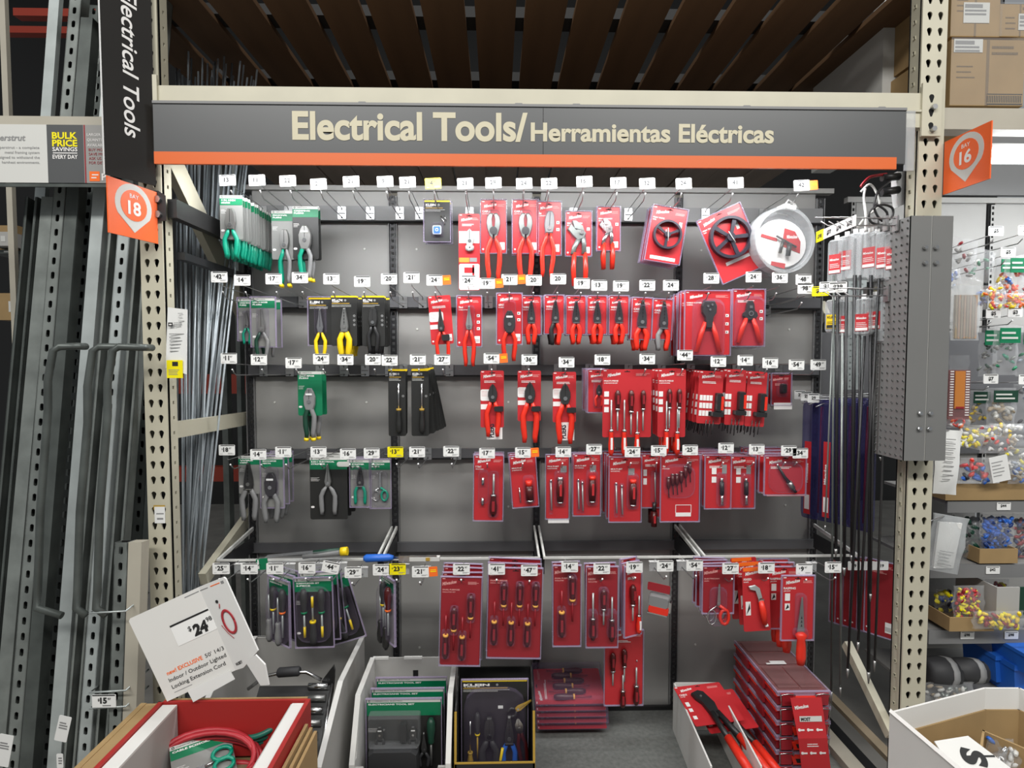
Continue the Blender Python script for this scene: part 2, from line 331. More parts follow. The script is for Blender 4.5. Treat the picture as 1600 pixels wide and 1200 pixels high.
# neighbour header on the right: beam, dark sign, lit tube
Yr = 1.93; a = P(1457, 168, Yr); c = P(1640, 203, Yr)
tag(G().m('beige').box(0, c.x-a.x+.3, 0, .06, c.z-a.z, 0).build('rack_beam', None, a), 'beige rack beam under the cardboard cartons at top right', 'beam')
a = P(1478, 215, Yr+.75); 
tag(G().m('panel_frame').box(0, 1.0, 0, .02, -.30, 0).build('header_board', None, (a.x, a.y, P(1478, 205, 2.7).z)), 'plain dark grey header panel behind the lit tube at right', 'panel')
a = P(1545, 246, 2.05)
t = thing('strip_light', 'brightly lit fluorescent tube at the right edge', 'light', a)
G().m('lamp').cyl((0, 0, 0), (.9, 0, 0), .022, 12).build('lamp_tube', t); G().m('white').box(-.02, .95, .0, .06, .026, .05).build('housing', t)
# ---------------------------------------------------------------- gondola back: uprights, panels, rails
YB = 2.47; XC = P(838, 700, YB).x; COLS = [XC+k*.6096 for k in (-2, -1, 0, 1, 2)]
zTop = P(838, 300, YB).z; nsl = int((zTop-PZD)/.0254)
sl = rect(.008, .015)
for i, x in enumerate(COLS):
    g = G().m('black_steel').plate(.030, nsl*.0254, 1, nsl, lambda i, j: [(.006, -.007), (.006, .007), (-.006, .007), (-.006, -.007)], .003, 0, -.015, 0)
    g.m('panel_frame').box(-.016, .016, .02, .03, 0, nsl*.0254).box(-.018, -.015, 0, .03, 0, nsl*.0254).box(.015, .018, 0, .03, 0, nsl*.0254)
    tag(g.build('slotted_upright', None, (x, YB, PZD)), 'black slotted gondola upright, '+('far left', 'second from left', 'centre', 'second from right', 'far right')[i], 'upright', 'slotted uprights of the tool wall')
zr = [P(838, p, YB).z for p in (336, 473, 578, 707)]
edges = [zTop]+zr+[PZD+.0]
rown = ('top strip', 'upper', 'middle', 'lower middle', 'tall bottom'); coln = ('left', 'centre-left', 'centre-right', 'right')
for ci in range(4):
    for ri in range(5):
        z1, z0 = edges[ri], edges[ri+1]+(.012 if ri < 4 else 0)
        if ri: z1 -= .012
        t = thing('back_panel', 'grey metal back panel, %s row, %s column' % (rown[ri], coln[ci]), 'panel', (COLS[ci]+.019, YB+.012, z0), 'grey back panels of the tool wall')
        G().m('panel').box(0, .572, 0, .01, 0, z1-z0).build('panel_sheet', t)
        if ri:
            for xx, zz in ((.08, .62), (.47, .62)): G().m('off_white').disc(xx, (z1-z0)*zz if ri < 4 else (z1-z0)*(.8 if xx > .2 else .25), .0045, -.003, 0, 8).build('panel_screw', t)
tag(G().m('panel').box(COLS[0]-.02, COLS[4]+.05, -.01, .03, 0, .02).build('top_rail', None, (0, YB, zTop)), 'thin grey rail capping the tool wall back', 'rail')
for i, z in enumerate(zr):
    h_ = (.030, .022, .022, .020)[i]
    tag(G().m('panel_frame' if i == 0 else 'rail').box(COLS[0], COLS[4], -.016, -.001, -h_, h_).m('dark_gap').box(COLS[0], COLS[4], -.014, 0, -h_-.006, -h_).build('hook_rail', None, (0, YB, z)), 'dark horizontal crossbar behind the %s row of hooks' % ORD[i], 'crossbar', 'crossbars of the tool wall')
# base deck
zf = PZD
tag(G().m('deck').box(COLS[0], COLS[4], 1.75, YB, -.03, 0).m('black_steel').box(COLS[0], COLS[4], 1.76, 1.78, -zf, -.03).build('base_deck', None, (0, 0, zf)), 'worn dark grey base shelf under the tool wall', 'shelf')
tag(G().m('black').box(COLS[0], COLS[4], -.012, .0, 0, .018).build('kick_strip', None, (0, YB, zf)), 'black strip where the back panels meet the base shelf', 'strip')
# ---------------------------------------------------------------- rack side frames
def brace(label, A, B, wd, m='cream', name='frame_brace', ax='x'):
    A, B = Vector(A), Vector(B); d = (B-A); t = thing(name, label, 'brace', A); g = G().m(m)
    n = Vector((1, 0, 0)); s_ = d.cross(n).normalized()*wd/2; e = Vector((.028, 0, 0)); o = Vector((0, 0, 0))
    for p, q, r_ in ((s_-s_*.9, s_*0, 0),): pass
    v = [o-s_, o+s_, d+s_, d-s_]
    g.add(v+[p+e for p in v], [(0, 1, 2, 3), (7, 6, 5, 4), (0, 4, 5, 1), (1, 5, 6, 2), (2, 6, 7, 3), (3, 7, 4, 0)]); g.build('brace_bar', t); return t
XF = XL-.055
brace('cream diagonal frame brace running down behind the green pliers', (XF+.02, 2.0, P(278, 240, 1.97).z), (XF+.02, 2.9, P(400, 600, 2.9).z), .085)
brace('pale diagonal frame brace going down to the left behind the first shelf bar', (XF+.02, 2.95, P(410, 735, 2.95).z), (XF+.02, 2.15, P(338, 905, 2.15).z), .05)
brace('cream level frame brace beside the left post at waist height', (XF+.02, 1.98, P(280, 672, 1.98).z), (XF+.02, 2.95, P(400, 645, 2.95).z), .055)
brace('cream diagonal frame brace behind the long drill bits', (XR+.02, 2.5, P(1320, 480, 2.5).z), (XR+.02, 3.0, P(1285, 600, 3.0).z), .07)
brace('cream diagonal frame brace at the foot of the right post', (XR-.03, 2.2, P(1363, 1005, 2.2).z), (XR-.03, 1.93, P(1388, 1150, 1.93).z), .035)
for (pxx, Y, w_, lb) in ((350, 2.9, .028, 'nearer the rods'), (373, 3.05, .022, 'nearer the tool wall')):
    a = P(pxx, 600, Y); tag(G().m('galv').box(-w_/2, w_/2, 0, .05, 0, 2.9).build('frame_post', None, (a.x, Y, 0)), 'thin grey rear frame post, the one '+lb, 'post')
# dark arm and bracket at the left post
a = P(262, 298, 1.99)
t = thing('sign_bracket', 'dark steel bracket arm bolted to the left post', 'bracket', (XL-.005, 1.905, P(262, 323, 1.905).z))
G().m('black_steel').prism([(-.025, -.05), (.022, -.045), (.022, .035), (.0, .05), (-.025, .05)], -.003, 0).build('bracket_plate', t)
g = G().m('wire')
for z in (.022, -.026): g.disc(-.002, z, .012, -.012, -.003, 6)
g.build('bracket_bolt', t)
g = G().m('steel_dark').box(.015, .045, .02, .65, -.03, .03).build('bracket_arm', t)
brace('dark lower cross strap behind the left post', (XL+.0, 1.99, P(275, 400, 1.99).z), (XL, 2.6, P(340, 440, 2.6).z), .025, 'black_steel')
# hooked divider arms on the left
for i, (x0, y0, x1, y1, Yh) in enumerate(((75, 640, 118, 541, 1.8), (137, 660, 205, 542, 1.8), (168, 650, 224, 543, 1.77))):
    a, c, e = P(x0, y0, Yh), P(x0+8, 548, Yh), P(x1, y1, Yh+.02)
    cr = Vector((c.x+.02, c.y, c.z+.012)); tb = [a, Vector((a.x+.003, a.y, (a.z+c.z)/2)), c, cr, e, e+Vector((-.004, .05, 0))]
    tb = [P(x0+(-2 if i else 22), 962, Yh), P(x0-18, 950, Yh), P(x0-16, 925, Yh), P(x0-12, 800, Yh)]+tb
    tag(G().m('galv_dark').tube(tb, .011, 10).build('divider_arm', None), 'curved grey divider arm in front of the channels, '+('leftmost', 'middle', 'rightmost')[i], 'divider arm')
# ================================================================ hand tools, built in the card's plane (x right, z up, front towards -y)
def rotm(x, z, a, s=1., y=0.): return Matrix.Translation((x, y, z)) @ Matrix.Rotation(a, 4, 'Y') @ Matrix.Scale(s, 4)
JAWS = {
 'lineman': [(-.009, -.016), (-.0135, .004), (-.0125, .02), (-.010, .034), (-.005, .042), (.006, .042), (.011, .033), (.013, .018), (.0135, .004), (.009, -.016)],
 'longnose': [(-.008, -.016), (-.012, .002), (-.009, .020), (-.005, .042), (-.003, .066), (.002, .067), (.005, .042), (.009, .020), (.012, .002), (.008, -.016)],
 'diagonal': [(-.008, -.020), (-.014, .0), (-.0135, .012), (-.006, .030), (0, .036), (.006, .030), (.0135, .012), (.014, .0), (.008, -.020)],
 'stripper': [(-.010, -.022), (-.0135, -.006), (-.012, .012), (-.008, .034), (-.0035, .058), (.0035, .058), (.008, .034), (.012, .012), (.0135, -.006), (.010, -.022)],
 'wide': [(-.010, -.030), (-.016, -.012), (-.017, .010), (-.012, .026), (-.006, .036), (.006, .036), (.012, .026), (.017, .010), (.016, -.012), (.010, -.030)],
 'crimper': [(-.008, -.050), (-.012, -.018), (-.021, -.004), (-.022, .016), (-.015, .030), (.015, .030), (.022, .016), (.021, -.004), (.012, -.018), (.008, -.050)],
 'ratchet': [(-.012, -.026), (-.030, -.010), (-.028, .002), (-.018, .010), (-.014, .040), (-.008, .050), (.008, .050), (.014, .040), (.018, .010), (.028, .002), (.030, -.010), (.012, -.026)],
}
def pliers(parent, kind, x, z, s=1., rot=0., head='steel', hand='tool_red', hl=.10, spread=.014, hw=.0062, y=-.010, hand2=None, tips=None, name='pliers', ytop=.0, bulge=.008):
    T = rotm(x, z, rot, s, y); g = G(T).m(head)
    if kind == 'cutter':
        for q in (-1, 1):
            pts = [(.002, -.026), (.001, -.004), (.003, .010), (.0045, .026), (.0015, .040), (.009, .041), (.0155, .032), (.018, .016), (.015, -.002), (.008, -.020)]
            g.prism([(q*a, c) for a, c in pts], -.004+.001*q, .004+.001*q, .12)
        g.m('steel_dark').disc(0, -.004, .010, -.0062, .005, 14)
    elif kind == 'pump':
        g.T = T @ Matrix.Rotation(math.radians(-28), 4, 'Y')
        g.prism([(-.011, -.012), (-.016, .004), (-.020, .022), (-.008, .030), (-.004, .012), (.012, .008), (.013, -.006), (.004, -.014)], -.004, .004, .1)
        g.prism([(-.006, .016), (-.002, .034), (.006, .030), (.014, .012), (.012, .0), (.0, .010)], -.005, .004, .1)
        g.T = T; g.tube([(.006, 0, 0), (.010, 0, -.022), (.009, 0, -.045)], .0055, 8, .6).tube([(-.0, 0, -.008), (-.012, 0, -.03), (-.016, 0, -.046)], .0055, 8, .6)
        g.m('chrome').disc(.004, .002, .0045, -.008, .005, 12)
    else:
        g.prism(JAWS[kind], -.0045, .0045, .10)
        top = max(p[1] for p in JAWS[kind]); g.m('dark_gap').box(-.0005, .0005, -.005, -.0044, .004, top*.93)
        g.m('chrome' if kind in ('lineman', 'longnose', 'wide', 'diagonal') else 'steel').disc(0, -.003, .0052, -.0062, .004, 12)
        if kind == 'stripper':
            g.m('chrome').box(-.012, .012, -.0065, -.0045, -.019, -.016)
            for k in range(4): g.m('dark_gap').disc(0, .012+.010*k, .0018, -.0052, -.0044, 8)
        if kind == 'crimper':
            for a, c in ((-.006, .014), (.006, .018), (0, .004)): g.m('chrome').disc(a, c, .003, -.007, -.004, 10)
            g.m(head).box(-.006, .006, -.008, 0, -.045, -.01)
        if kind == 'ratchet': g.m('chrome').disc(0, .0, .011, -.0075, -.004, 16); g.m(head).disc(0, 0, .008, -.0085, -.007, 16); g.m('chrome').box(-.007, .007, -.007, -.004, .018, .028)
        if kind == 'wide': g.m('white').box(-.009, .009, -.006, -.004, .016, .021)
    hd = g.build(name, parent)
    for q in (-1, 1):
        z0 = -.042 if kind == 'pump' else (-.045 if kind == 'crimper' else -.014)
        if kind == 'pump': pts = [(q*.012, 0, z0), (q*.014, 0, z0-hl*.5), (q*.0125, 0, z0-hl)]
        else: pts = [(q*.005, 0, z0), (q*(spread*.7), 0, z0-hl*.14), (q*(spread+bulge*.5), 0, z0-hl*.34), (q*(spread+bulge*.4), 0, z0-hl*.62), (q*(spread), 0, z0-hl*.86), (q*(spread+.001), 0, z0-hl)]
        rr = [hw*.55, hw, hw*1.05, hw*1.12, hw, hw*.75] if len(pts) == 6 else [hw*.8, hw, hw*.85]
        h = G(T).m(hand2 if (hand2 and q < 0) else hand).tube(pts, rr, 8, .75)
        if tips: h.m(tips).tube([pts[-1], (pts[-1][0]+q*.001, 0, pts[-1][2]-.009)], hw*1.05, 8, .75)
        h.build('handle', hd)
    return hd
def screwdriver(parent, x, z, L=.16, hl=.075, r=.010, flip=False, rot=0., hand='handle_dark', shaft='steel_dark', collar='collar', y=-.012, name='screwdriver', s=1., inlay='red_dark', tip=None):
    a = rot+(math.pi if flip else 0); T = rotm(x, z, a, s, y)      # origin at the handle/shaft junction; handle below (z<0), shaft above
    g = G(T).m(shaft).tube([(0, 0, -.004), (0, 0, L-hl)], r*.28, 6)
    if tip: g.m(tip).tube([(0, 0, (L-hl)*.55), (0, 0, (L-hl)*.98)], r*.36, 6)
    d = g.build(name, parent)
    h = G(T).m(hand).tube([(0, 0, 0), (0, 0, -.06*hl), (0, 0, -.2*hl), (0, 0, -.55*hl), (0, 0, -.85*hl), (0, 0, -hl)], [r*.55, r*.8, r*.7, r*1.02, r*.95, r*.5], 10)
    if inlay: h.m(inlay).box(-r*.35, r*.35, -r*1.06, -r*.6, -.75*hl, -.3*hl)
    if collar: h.m(collar).tube([(0, 0, .001), (0, 0, -.07*hl)], r*.85, 10)
    h.build('handle', d); return d
# ---------------------------------------------------------------- cards and blisters
def lines(g, x, z, w, n, dz, h=.0012, y=-.0014, seed=1):
    rnd = random.Random(seed)
    for i in range(n):
        xx = x; e = x+w*rnd.uniform(.65, 1)
        while xx < e:
            q = min(rnd.uniform(.0015, .005), e-xx); g.box(xx, xx+q, y, y+.0006, z-i*dz-h, z-i*dz); xx += q+.0007
def card(parent, w, h, sch, seed=1, name='card', title=None, icons=0, foot=True, cut=.0):
    g = G(); base = {'red': 'red', 'redw': 'red', 'deep': 'red_dark', 'green': 'card_grey', 'greenb': 'card_black', 'greenc': 'green', 'klein': 'card_black', 'kleing': 'card_black', 'klblue': 'card_black', 'grey': 'card_grey', 'darkg': 'card_black'}[sch]
    g.m(base).prism(rect(w, h, min(.006, w*.1), 2, 0, -h/2), -.0008, .0008)
    g.m('dark_gap').box(-.011, .011, -.0012, -.0007, -.0105, -.0075).box(-.003, .003, -.0012, -.0007, -.0076, -.005)
    y = -.0013; L_, R_ = -w/2+.004, w/2-.004
    if sch in ('red', 'redw', 'deep'):
        g.m('white_ink' if sch != 'deep' else 'pink_ink'); k = min(w*.52, .05)
        zl = -.030 if h > .1 else -h*.28
        g.text('Milwaukee', L_+(w*.08 if sch != 'deep' else 0), zl, w=k, h=k*.24, y=y, bold=.03, rot=math.radians(11), shear=.25)
        g.box(L_, L_+.010, y, y+.0005, -.007, -.0035)
        if title: g.text(title[0], L_+.001, zl-.013-.004*(len(title) > 1), h=.0052 if len(title[0]) > 7 else .008, w=min(w*.6, .005*len(title[0])) if len(title[0]) > 7 else None, y=y, bold=.03)
        for i_, s_ in enumerate((title or ())[1:]): g.text(s_, L_+.001, zl-.025-.008*i_, h=.004, w=min(w*.55, .0035*len(s_)), y=y, bold=.02)
        if not title: lines(g, L_+w*.12, zl-.010, w*.6, 2, .005, .0028, y, seed)
        g.m('pink_ink'); lines(g, R_-w*.30, -.016, w*.30, 3, .0035, .0016, y, seed+3)
        if sch == 'redw':
            g.m('white_ink').prism(rect(w*.62, h*.20, .006, 2, -w/2+w*.31, -h*.43), y, y+.0004).box(L_-.003, L_+w*.3, y, y+.0004, -h*.68, -h*.59); g.m('red'); lines(g, L_, -h*.36, w*.25, 4, .006, .001, y-.0003, seed+9)
        for i in range(icons):
            g.m('white_ink').box(R_-.013, R_-.001, y, y+.0004, -h*(.36+.13*i)-.011, -h*(.36+.13*i)); g.m('ink').prism([(R_-.011, -h*(.36+.13*i)-.009), (R_-.004, -h*(.36+.13*i)-.006), (R_-.009, -h*(.36+.13*i)-.002)], y-.0004, y)
        if foot:
            g.m('white_ink').box(R_-w*.24, R_-.001, y, y+.0004, -h*.94, -h*.80); g.m('grey_ink')
            for q in range(5): g.box(R_-w*.22+q*w*.04, R_-w*.22+q*w*.04+w*.02, y-.0003, y, -h*.92, -h*.86)
            g.m('white_ink').disc(L_+.004, -h*.93, .0035, y, y+.0004, 10)
    elif sch[:5] == 'green':
        g.m('off_white' if sch != 'green' else 'off_white').box(-w/2+.001, w/2-.001, y, y+.0005, -.012, -.001)
        g.m('ink' if sch == 'greenb' else 'green_dark').ring(L_+.005, -.0065, .002, .0038, y-.0005, y, 14).text('COMMERCIAL ELECTRIC', L_+.012, -.008, h=.003, w=w*.42, y=y-.0003, bold=.02)
        g.m('green').box(-w/2+.0005, w/2-.0005, y, y+.0005, -.012-h*.15, -.012)
        g.m('white_ink').text(title[0] if title else 'LONG NOSE', L_+.002, -.021, h=.0055, w=w*.62, y=y-.0003, bold=.04).text(title[1] if title and len(title) > 1 else 'PLIERS', L_+.002, -.030, h=.0055, w=w*.38, y=y-.0003, bold=.04)
        lines(g, L_, -h*.33, w*.24, 4, .004, .001, y, seed)
        g.prism(rect(.014, .008, .004, 2, L_+.006, -h*.80), y, y+.0004)
    elif sch[:2] == 'kl':
        g.m('tag_yellow' if sch == 'kleing' else 'tool_yellow').box(-w/2+.001, w/2-.001, y, y+.0005, -.0065, -.0005)
        g.m('white_ink').text('KLEIN', L_+.001, -.022, h=.0085, w=w*.40, y=y, bold=.05).text('TOOLS', L_+.001, -.0265, h=.003, w=w*.25, y=y, bold=.03); g.m('grey_ink').disc(L_+w*.52, -.018, .0045, y, y+.0004, 12)
        g.m('gold').box(L_, L_+w*.68, y, y+.0005, -.0315, -.0285); g.m('off_white'); lines(g, L_, -.036, w*.8, 2, .005, .0016, y, seed)
        g.m('grey_ink')
        for i in range(icons): g.ring(R_-.006, -h*(.40+.09*i), .002, .0045, y, y+.0004, 12)
    elif sch in ('grey', 'darkg'):
        g.m('off_white'); lines(g, L_, -.016, w*.8, 3, .006, .002, y, seed)
    return g.build(name, parent)
def blister(parent, w, h, d=.020, boxes=(), m='blister', ext=.004):
    g = G().m('rim'); W, Hh = w/2+ext, h+ext
    for (a, b, c, e) in ((-W, W, -Hh, -Hh+.003), (-W, W, ext-.003, ext), (-W, -W+.003, -Hh, ext), (W-.003, W, -Hh, ext)): g.box(a, b, -.006, .003, c, e)
    g.m(m)
    for (cx, cz, bw, bh) in boxes:
        g.prism(rect(bw, bh, min(bw, bh)*.3, 3, cx, cz), -d, -.001, .12)
    return g.build('blister', parent)
PACKN = 0
def pack(name, w, h, sch, tools, bl=True, d=.022, **k):
    t = thing(name, None, None); card(t, w, h, sch, seed=len(C.objects) % 97, **k)
    bx = []
    for f in tools: bx += f(t) or []
    if bl: blister(t, w, h, d, bx)
    return t
# shorthand for tools on cards
def pl(kind, x, z, s=1., box=None, **k): return lambda t: (pliers(t, kind, x, z, s, **k), [box] if box else [])[1]
def sd(x, z, box=None, **k): return lambda t: (screwdriver(t, x, z, **k), [box] if box else [])[1]
USED = set(); NPROD = 0
def place(t, px, py, Y, label, cat='packaged tool', n=1, dy=.014, yaw=0., roll=0., group=None, fan=None, back=None, phrase='in its stack', dz=0.):
    """hang t with the top centre of its card at a pixel of the depth plane Y; n copies go back along the hook"""
    p = P(px, py, Y); out = []
    for i in range(n):
        o = t if (t.name not in USED) else dup(t)
        USED.add(o.name if o is t else t.name)
        r = random.Random(hash((px, py)) % 999+i)
        j = 0 if i == 0 else 1
        o.location = (p.x+j*r.uniform(-.003, .003), p.y+i*dy, p.z+j*r.uniform(-.002, .002)+i*dz)
        o.rotation_euler = (0, math.radians(roll+(fan*i if fan else 0)+j*r.uniform(-1, 1)), math.radians(yaw+j*r.uniform(-3, 3)))
        lb = label if n == 1 else ' '.join(label.replace(' of the pair', '').split()[:13])+', '+('frontmost' if i == 0 else ORD[i]+' from front')
        tag(o, lb, cat, group or (None if n == 1 else 'stack of '+label[:70])); out.append(o)
    return out
U = 1/392.
# ================================================================ display hooks with price tags
_tags = {}
def tag_mesh(price, col):
    k = (price, col)
    if k not in _tags:
        g = G().m('tag_'+col).prism(rect(.0585, .039, .003, 2), -.0012, .0008)
        g.m('ink').box(-.022 if col == 'white' else -.02, .028, -.0016, -.0012, .0155, .0185)
        a = price.rstrip('?')
        g.text('$', -.019, .001, h=.006, y=-.0016, bold=.02); g.text(a, -.013, -.006, h=.016, y=-.0016, bold=.045)
        W = txt(a, .045)[2]*.016/.73; g.text('97', -.011+W, .003, h=.0065, y=-.0016, bold=.02)
        g.m('grey_ink'); lines(g, .004, -.0105, .022, 2, .0028, .0015, -.0016, len(price)+ord(price[0])); lines(g, -.024, -.0135, .012, 1, .003, .001, -.0016)
        _tags[k] = g.build('price_tag'); TPL.append(_tags[k])
    return _tags[k].data
TPL = []
def _mk(g, n): o = g.build(n); TPL.append(o); return o.data
HK = {}
HK['plate'] = _mk(G().m('wire').prism(rect(.034, .052, .003, 2), -.004, -.001).m('panel_frame').box(-.014, .014, -.006, -.004, -.004, .0).m('wire').box(-.014, .014, -.001, .012, .020, .024).m('dark_gap').disc(0, -.019, .004, -.0045, -.004, 8), 'back_plate')
def prong_mesh(L): return _mk(G().m('wire').tube([(0, -.004, -.018), (0, -L*.5, -.016), (0, -L+.028, -.013), (0, -L+.012, -.004), (0, -L, .007)], .0022, 6).m('white').tube([(0, -L, .007), (0, -L-.003, .0095)], .003, 6), 'prong')
def arm_mesh(L): return _mk(G().m('wire').tube([(0, -.004, .010), (0, -.012, .020), (0, -L, .030), (0, -L-.004, .034)], .0016, 6), 'label_arm')
HK['p31'], HK['a31'] = prong_mesh(.285), arm_mesh(.305); HK['p15'], HK['a15'] = prong_mesh(.155), arm_mesh(.135)
HK['flag'] = _mk(G().m('tag_orange').prism(rect(.030, .034, .002, 2), -.0014, .0004).m('tag_yellow').box(-.010, .010, -.0018, -.0014, -.001, .002).box(-.010, .010, -.0018, -.0014, .005, .007), 'sale_flag')
HK['peg'] = _mk(G().m('white').box(-.02, .02, -.006, .004, .004, .008).m('frosted').box(-.019, .019, -.004, -.002, -.03, .004), 'clip_plate')
ROWN = ('top row', 'second row', 'third row', 'fourth row', 'bottom row')
def child(me, name, parent, loc=(0, 0, 0), rot=(0, 0, 0)):
    o = bpy.data.objects.new(name, me); C.objects.link(o); o.parent = parent; o.location = loc; o.rotation_euler = rot; return o
def hook(row, k, px, py, price, col='white', flag=None, L=.31, base=None, roll=0., what=None):
    L5 = row == 4; L = .14 if L5 else L; yb = 2.13 if L5 else YB-.017
    p = P(px, py, yb-L)
    if base is None: base = p.z-.040
    nm = {'white': 'white', 'yellow': 'yellow', 'orange': 'orange'}[col]
    h = thing('display_hook', 'wire hook, %s $%s tag%s, %s from left, %s' % (nm, price, ' plus orange sticker' if flag else '', ORD[k] if k < 25 else str(k+1)+'th', ROWN[row]), 'display hook', (p.x, yb, base), 'wire display hooks in the '+ROWN[row])
    child(HK['peg'] if L5 else HK['plate'], 'back_plate', h); child(HK['p15' if L5 else 'p31'], 'prong', h); child(HK['a15' if L5 else 'a31'], 'label_arm', h)
    tg = child(tag_mesh(price, col), 'price_tag', h, (0, -L-.002, p.z-base), (0, math.radians(roll), 0))
    if flag: child(HK['flag'], 'sale_flag', h, (.045 if flag > 0 else -.045, -L-.003, p.z-base+(.001)), (0, math.radians(-4), 0))
    return h
R1 = [(356, 282, '13'), (402, 282, '11'), (450, 283, '22'), (498, 288, '21'), (549, 284, '21'), (602, 284, '9'), (637, 285, '21'), (677, 287, '4', 'yellow'), (727, 287, '21'), (771, 286, '29'), (819, 287, '24'), (858, 287, '22'), (913, 284, '16'), (966, 286, '17'), (1011, 287, '32'), (1068, 287, '24'), (1149, 286, '41'), (1252, 290, '42', 'white', 1)]
R2 = [(343, 433, '42'), (379, 438, '14'), (428, 436, '17'), (469, 434, '34'), (518, 436, '13'), (566, 440, '19'), (608, 436, '20'), (643, 434, '21'), (679, 438, '24', 'white', 1), (731, 439, '24'), (761, 443, '19', 'white', 1), (796, 437, '21', 'white', 1), (834, 438, '20'), (872, 436, '20'), (909, 443, '19'), (936, 446, '13'), (970, 447, '19'), (1011, 446, '22'), (1048, 446, '24'), (1111, 435, '28'), (1177, 433, '24'), (1218, 434, '36'), (1255, 437, '48'), (1258, 451, '98')]
R3 = [(358, 560, '11'), (405, 562, '12'), (459, 567, '17'), (502, 561, '24'), (540, 562, '34'), (583, 562, '20'), (609, 563, '22'), (653, 562, '21'), (691, 562, '27'), (768, 560, '54', 'white', 1), (827, 562, '36'), (885, 566, '34'), (941, 562, '18'), (1011, 561, '34'), (1070, 555, '44'), (1122, 565, '12'), (1164, 563, '14'), (1203, 567, '16'), (1244, 570, '54'), (1278, 570, '49')]
R4 = [(355, 703, '18'), (404, 710, '14'), (443, 706, '11'), (498, 706, '13'), (544, 709, '16'), (581, 708, '29'), (618, 706, '13', 'yellow'), (652, 706, '21'), (705, 705, '22'), (761, 708, '17'), (817, 707, '15', 'white', 1), (880, 706, '14'), (928, 702, '27'), (988, 706, '24'), (1029, 704, '15'), (1078, 703, '25'), (1134, 700, '12'), (1182, 702, '13'), (1232, 704, '29'), (1250, 708, '34')]
R5 = [(346, 888, '25'), (390, 888, '14'), (430, 888, '11'), (480, 887, '16'), (517, 886, '44'), (552, 894, '29'), (596, 890, '24'), (621, 889, '23', 'yellow'), (657, 893, '21', 'white', 1), (721, 889, '22'), (776, 889, '41'), (827, 891, '47'), (890, 885, '14'), (940, 888, '22'), (991, 886, '19'), (1039, 884, '24'), (1085, 883, '54'), (1141, 888, '27'), (1197, 887, '18'), (1256, 889, '9'), (1301, 886, '15')]
for ri, R in enumerate((R1, R2, R3, R4, R5)):
    for k, h in enumerate(R):
        px, py, pr = h[:3]; col = h[3] if len(h) > 3 else 'white'; fl = h[4] if len(h) > 4 else None
        base = (zr[ri] if ri < 4 else None)
        if (px, py) == (1258, 451): base -= .035
        hook(ri, k, px, py, pr, col, fl, base=base, roll=-3 if ri == 0 else (12 if (px, py) == (517, 886) else 0))
for o in TPL: bpy.data.objects.remove(o)
# shelf bars with brackets that carry the bottom row of hooks
zb5 = P(800, 872, 2.14).z
for i in range(4):
    x0, x1 = COLS[i]+.01, COLS[i+1]-.01
    t = thing('hook_bar', 'white bar on two slanting brackets for the lowest hooks, '+('leftmost', 'second from left', 'second from right', 'rightmost')[i], 'shelf bar', (x0, 2.14, zb5), 'white hook bars')
    G().m('off_white').box(-.004, x1-x0+.004, -.003, .003, -.004, .004).build('bar', t)
    for x in (0, x1-x0):
        G().m('off_white').add([(x-.004, 0, -.006), (x+.004, 0, -.006), (x+.004, 0, .006), (x-.004, 0, .006), (x-.004, YB-2.165, .02), (x+.004, YB-2.165, .02), (x+.004, YB-2.165, .035), (x-.004, YB-2.165, .035)], [(0, 1, 2, 3), (7, 6, 5, 4), (0, 4, 5, 1), (1, 5, 6, 2), (2, 6, 7, 3), (3, 7, 4, 0)])\
           .m('black_steel').prism([(x-.002, -.07), (x+.002, -.07), (x+.002, -.006), (x-.002, -.006)], .02, YB-2.165).build('bracket', t)
tag(G().m('rail').box(COLS[0], COLS[4], -.016, -.001, -.03, .01).build('hook_rail', None, (0, YB, zb5-.05)), 'dark crossbar behind the white bars of the bottom row', 'crossbar', 'crossbars of the tool wall')
# ================================================================ hanging products, row by row
GRN = dict(head='steel', hand='tool_green'); CLG = dict(head='steel', hand='tool_grey', hand2='tool_green')
# ---- top row
t = pack('packaged_pliers', .082, .158, 'green', [pl('lineman', 0, -.105, 1.35, hl=.075, spread=.012, hw=.0058, **GRN)], bl=False, title=('9 IN. HIGH', 'LEVERAGE PLIERS'))
place(t, 361, 305, 2.13, 'grey and green card with green-handled lineman pliers at upper left', n=17, dy=.0195)
t = pack('packaged_pliers', .090, .190, 'green', [pl('lineman', .008, -.132, 1.35, (.008, -.10, .04, .09), hl=.10, spread=.010, hw=.0055, head='steel', hand='tool_grey', hand2='tool_green', tips='tool_yellow')], bl=False, title=('DIAGONAL', 'PLIERS'))
place(t, 442, 329, 2.3, 'pale-headed green card with grey-handled heavy pliers, yellow handle tips', n=2, dy=.02)
t = pack('packaged_pliers', .100, .205, 'greenb', [pl('wide', .0, -.128, 1.45, hl=.09, spread=.010, hw=.0058, head='steel', hand='tool_grey', hand2='tool_green', tips='tool_yellow')], bl=False, title=('CRIMPING', 'PLIERS'))
place(t, 477, 322, 2.28, 'black and green card with crimping lineman pliers beside the grey-handled pair', n=2, dy=.022)
def bluebox(t):
    G().m('pale_blue').prism(rect(.034, .034, .005, 2, .0, -.118), -.016, -.001).m('blue').prism(rect(.026, .026, .004, 2, 0, -.118), -.019, -.016).m('white_ink').ring(0, -.118, .004, .006, -.0195, -.019).build('blue_scale', t)
    G().m('chrome').tube([(.015, -.008, -.062), (.030, -.008, -.095)], .003, 6).tube([(.028, -.008, -.062), (.036, -.008, -.080)], .002, 6).build('cutter_blade', t)
    return [(0, -.118, .05, .06)]
t = pack('packaged_stripper_gauge', .100, .160, 'kleing', [bluebox], d=.024)
place(t, 683, 313, 2.3, 'small black and yellow card with a blue round-edged square gadget', n=2, dy=.03, phrase='on its hook')
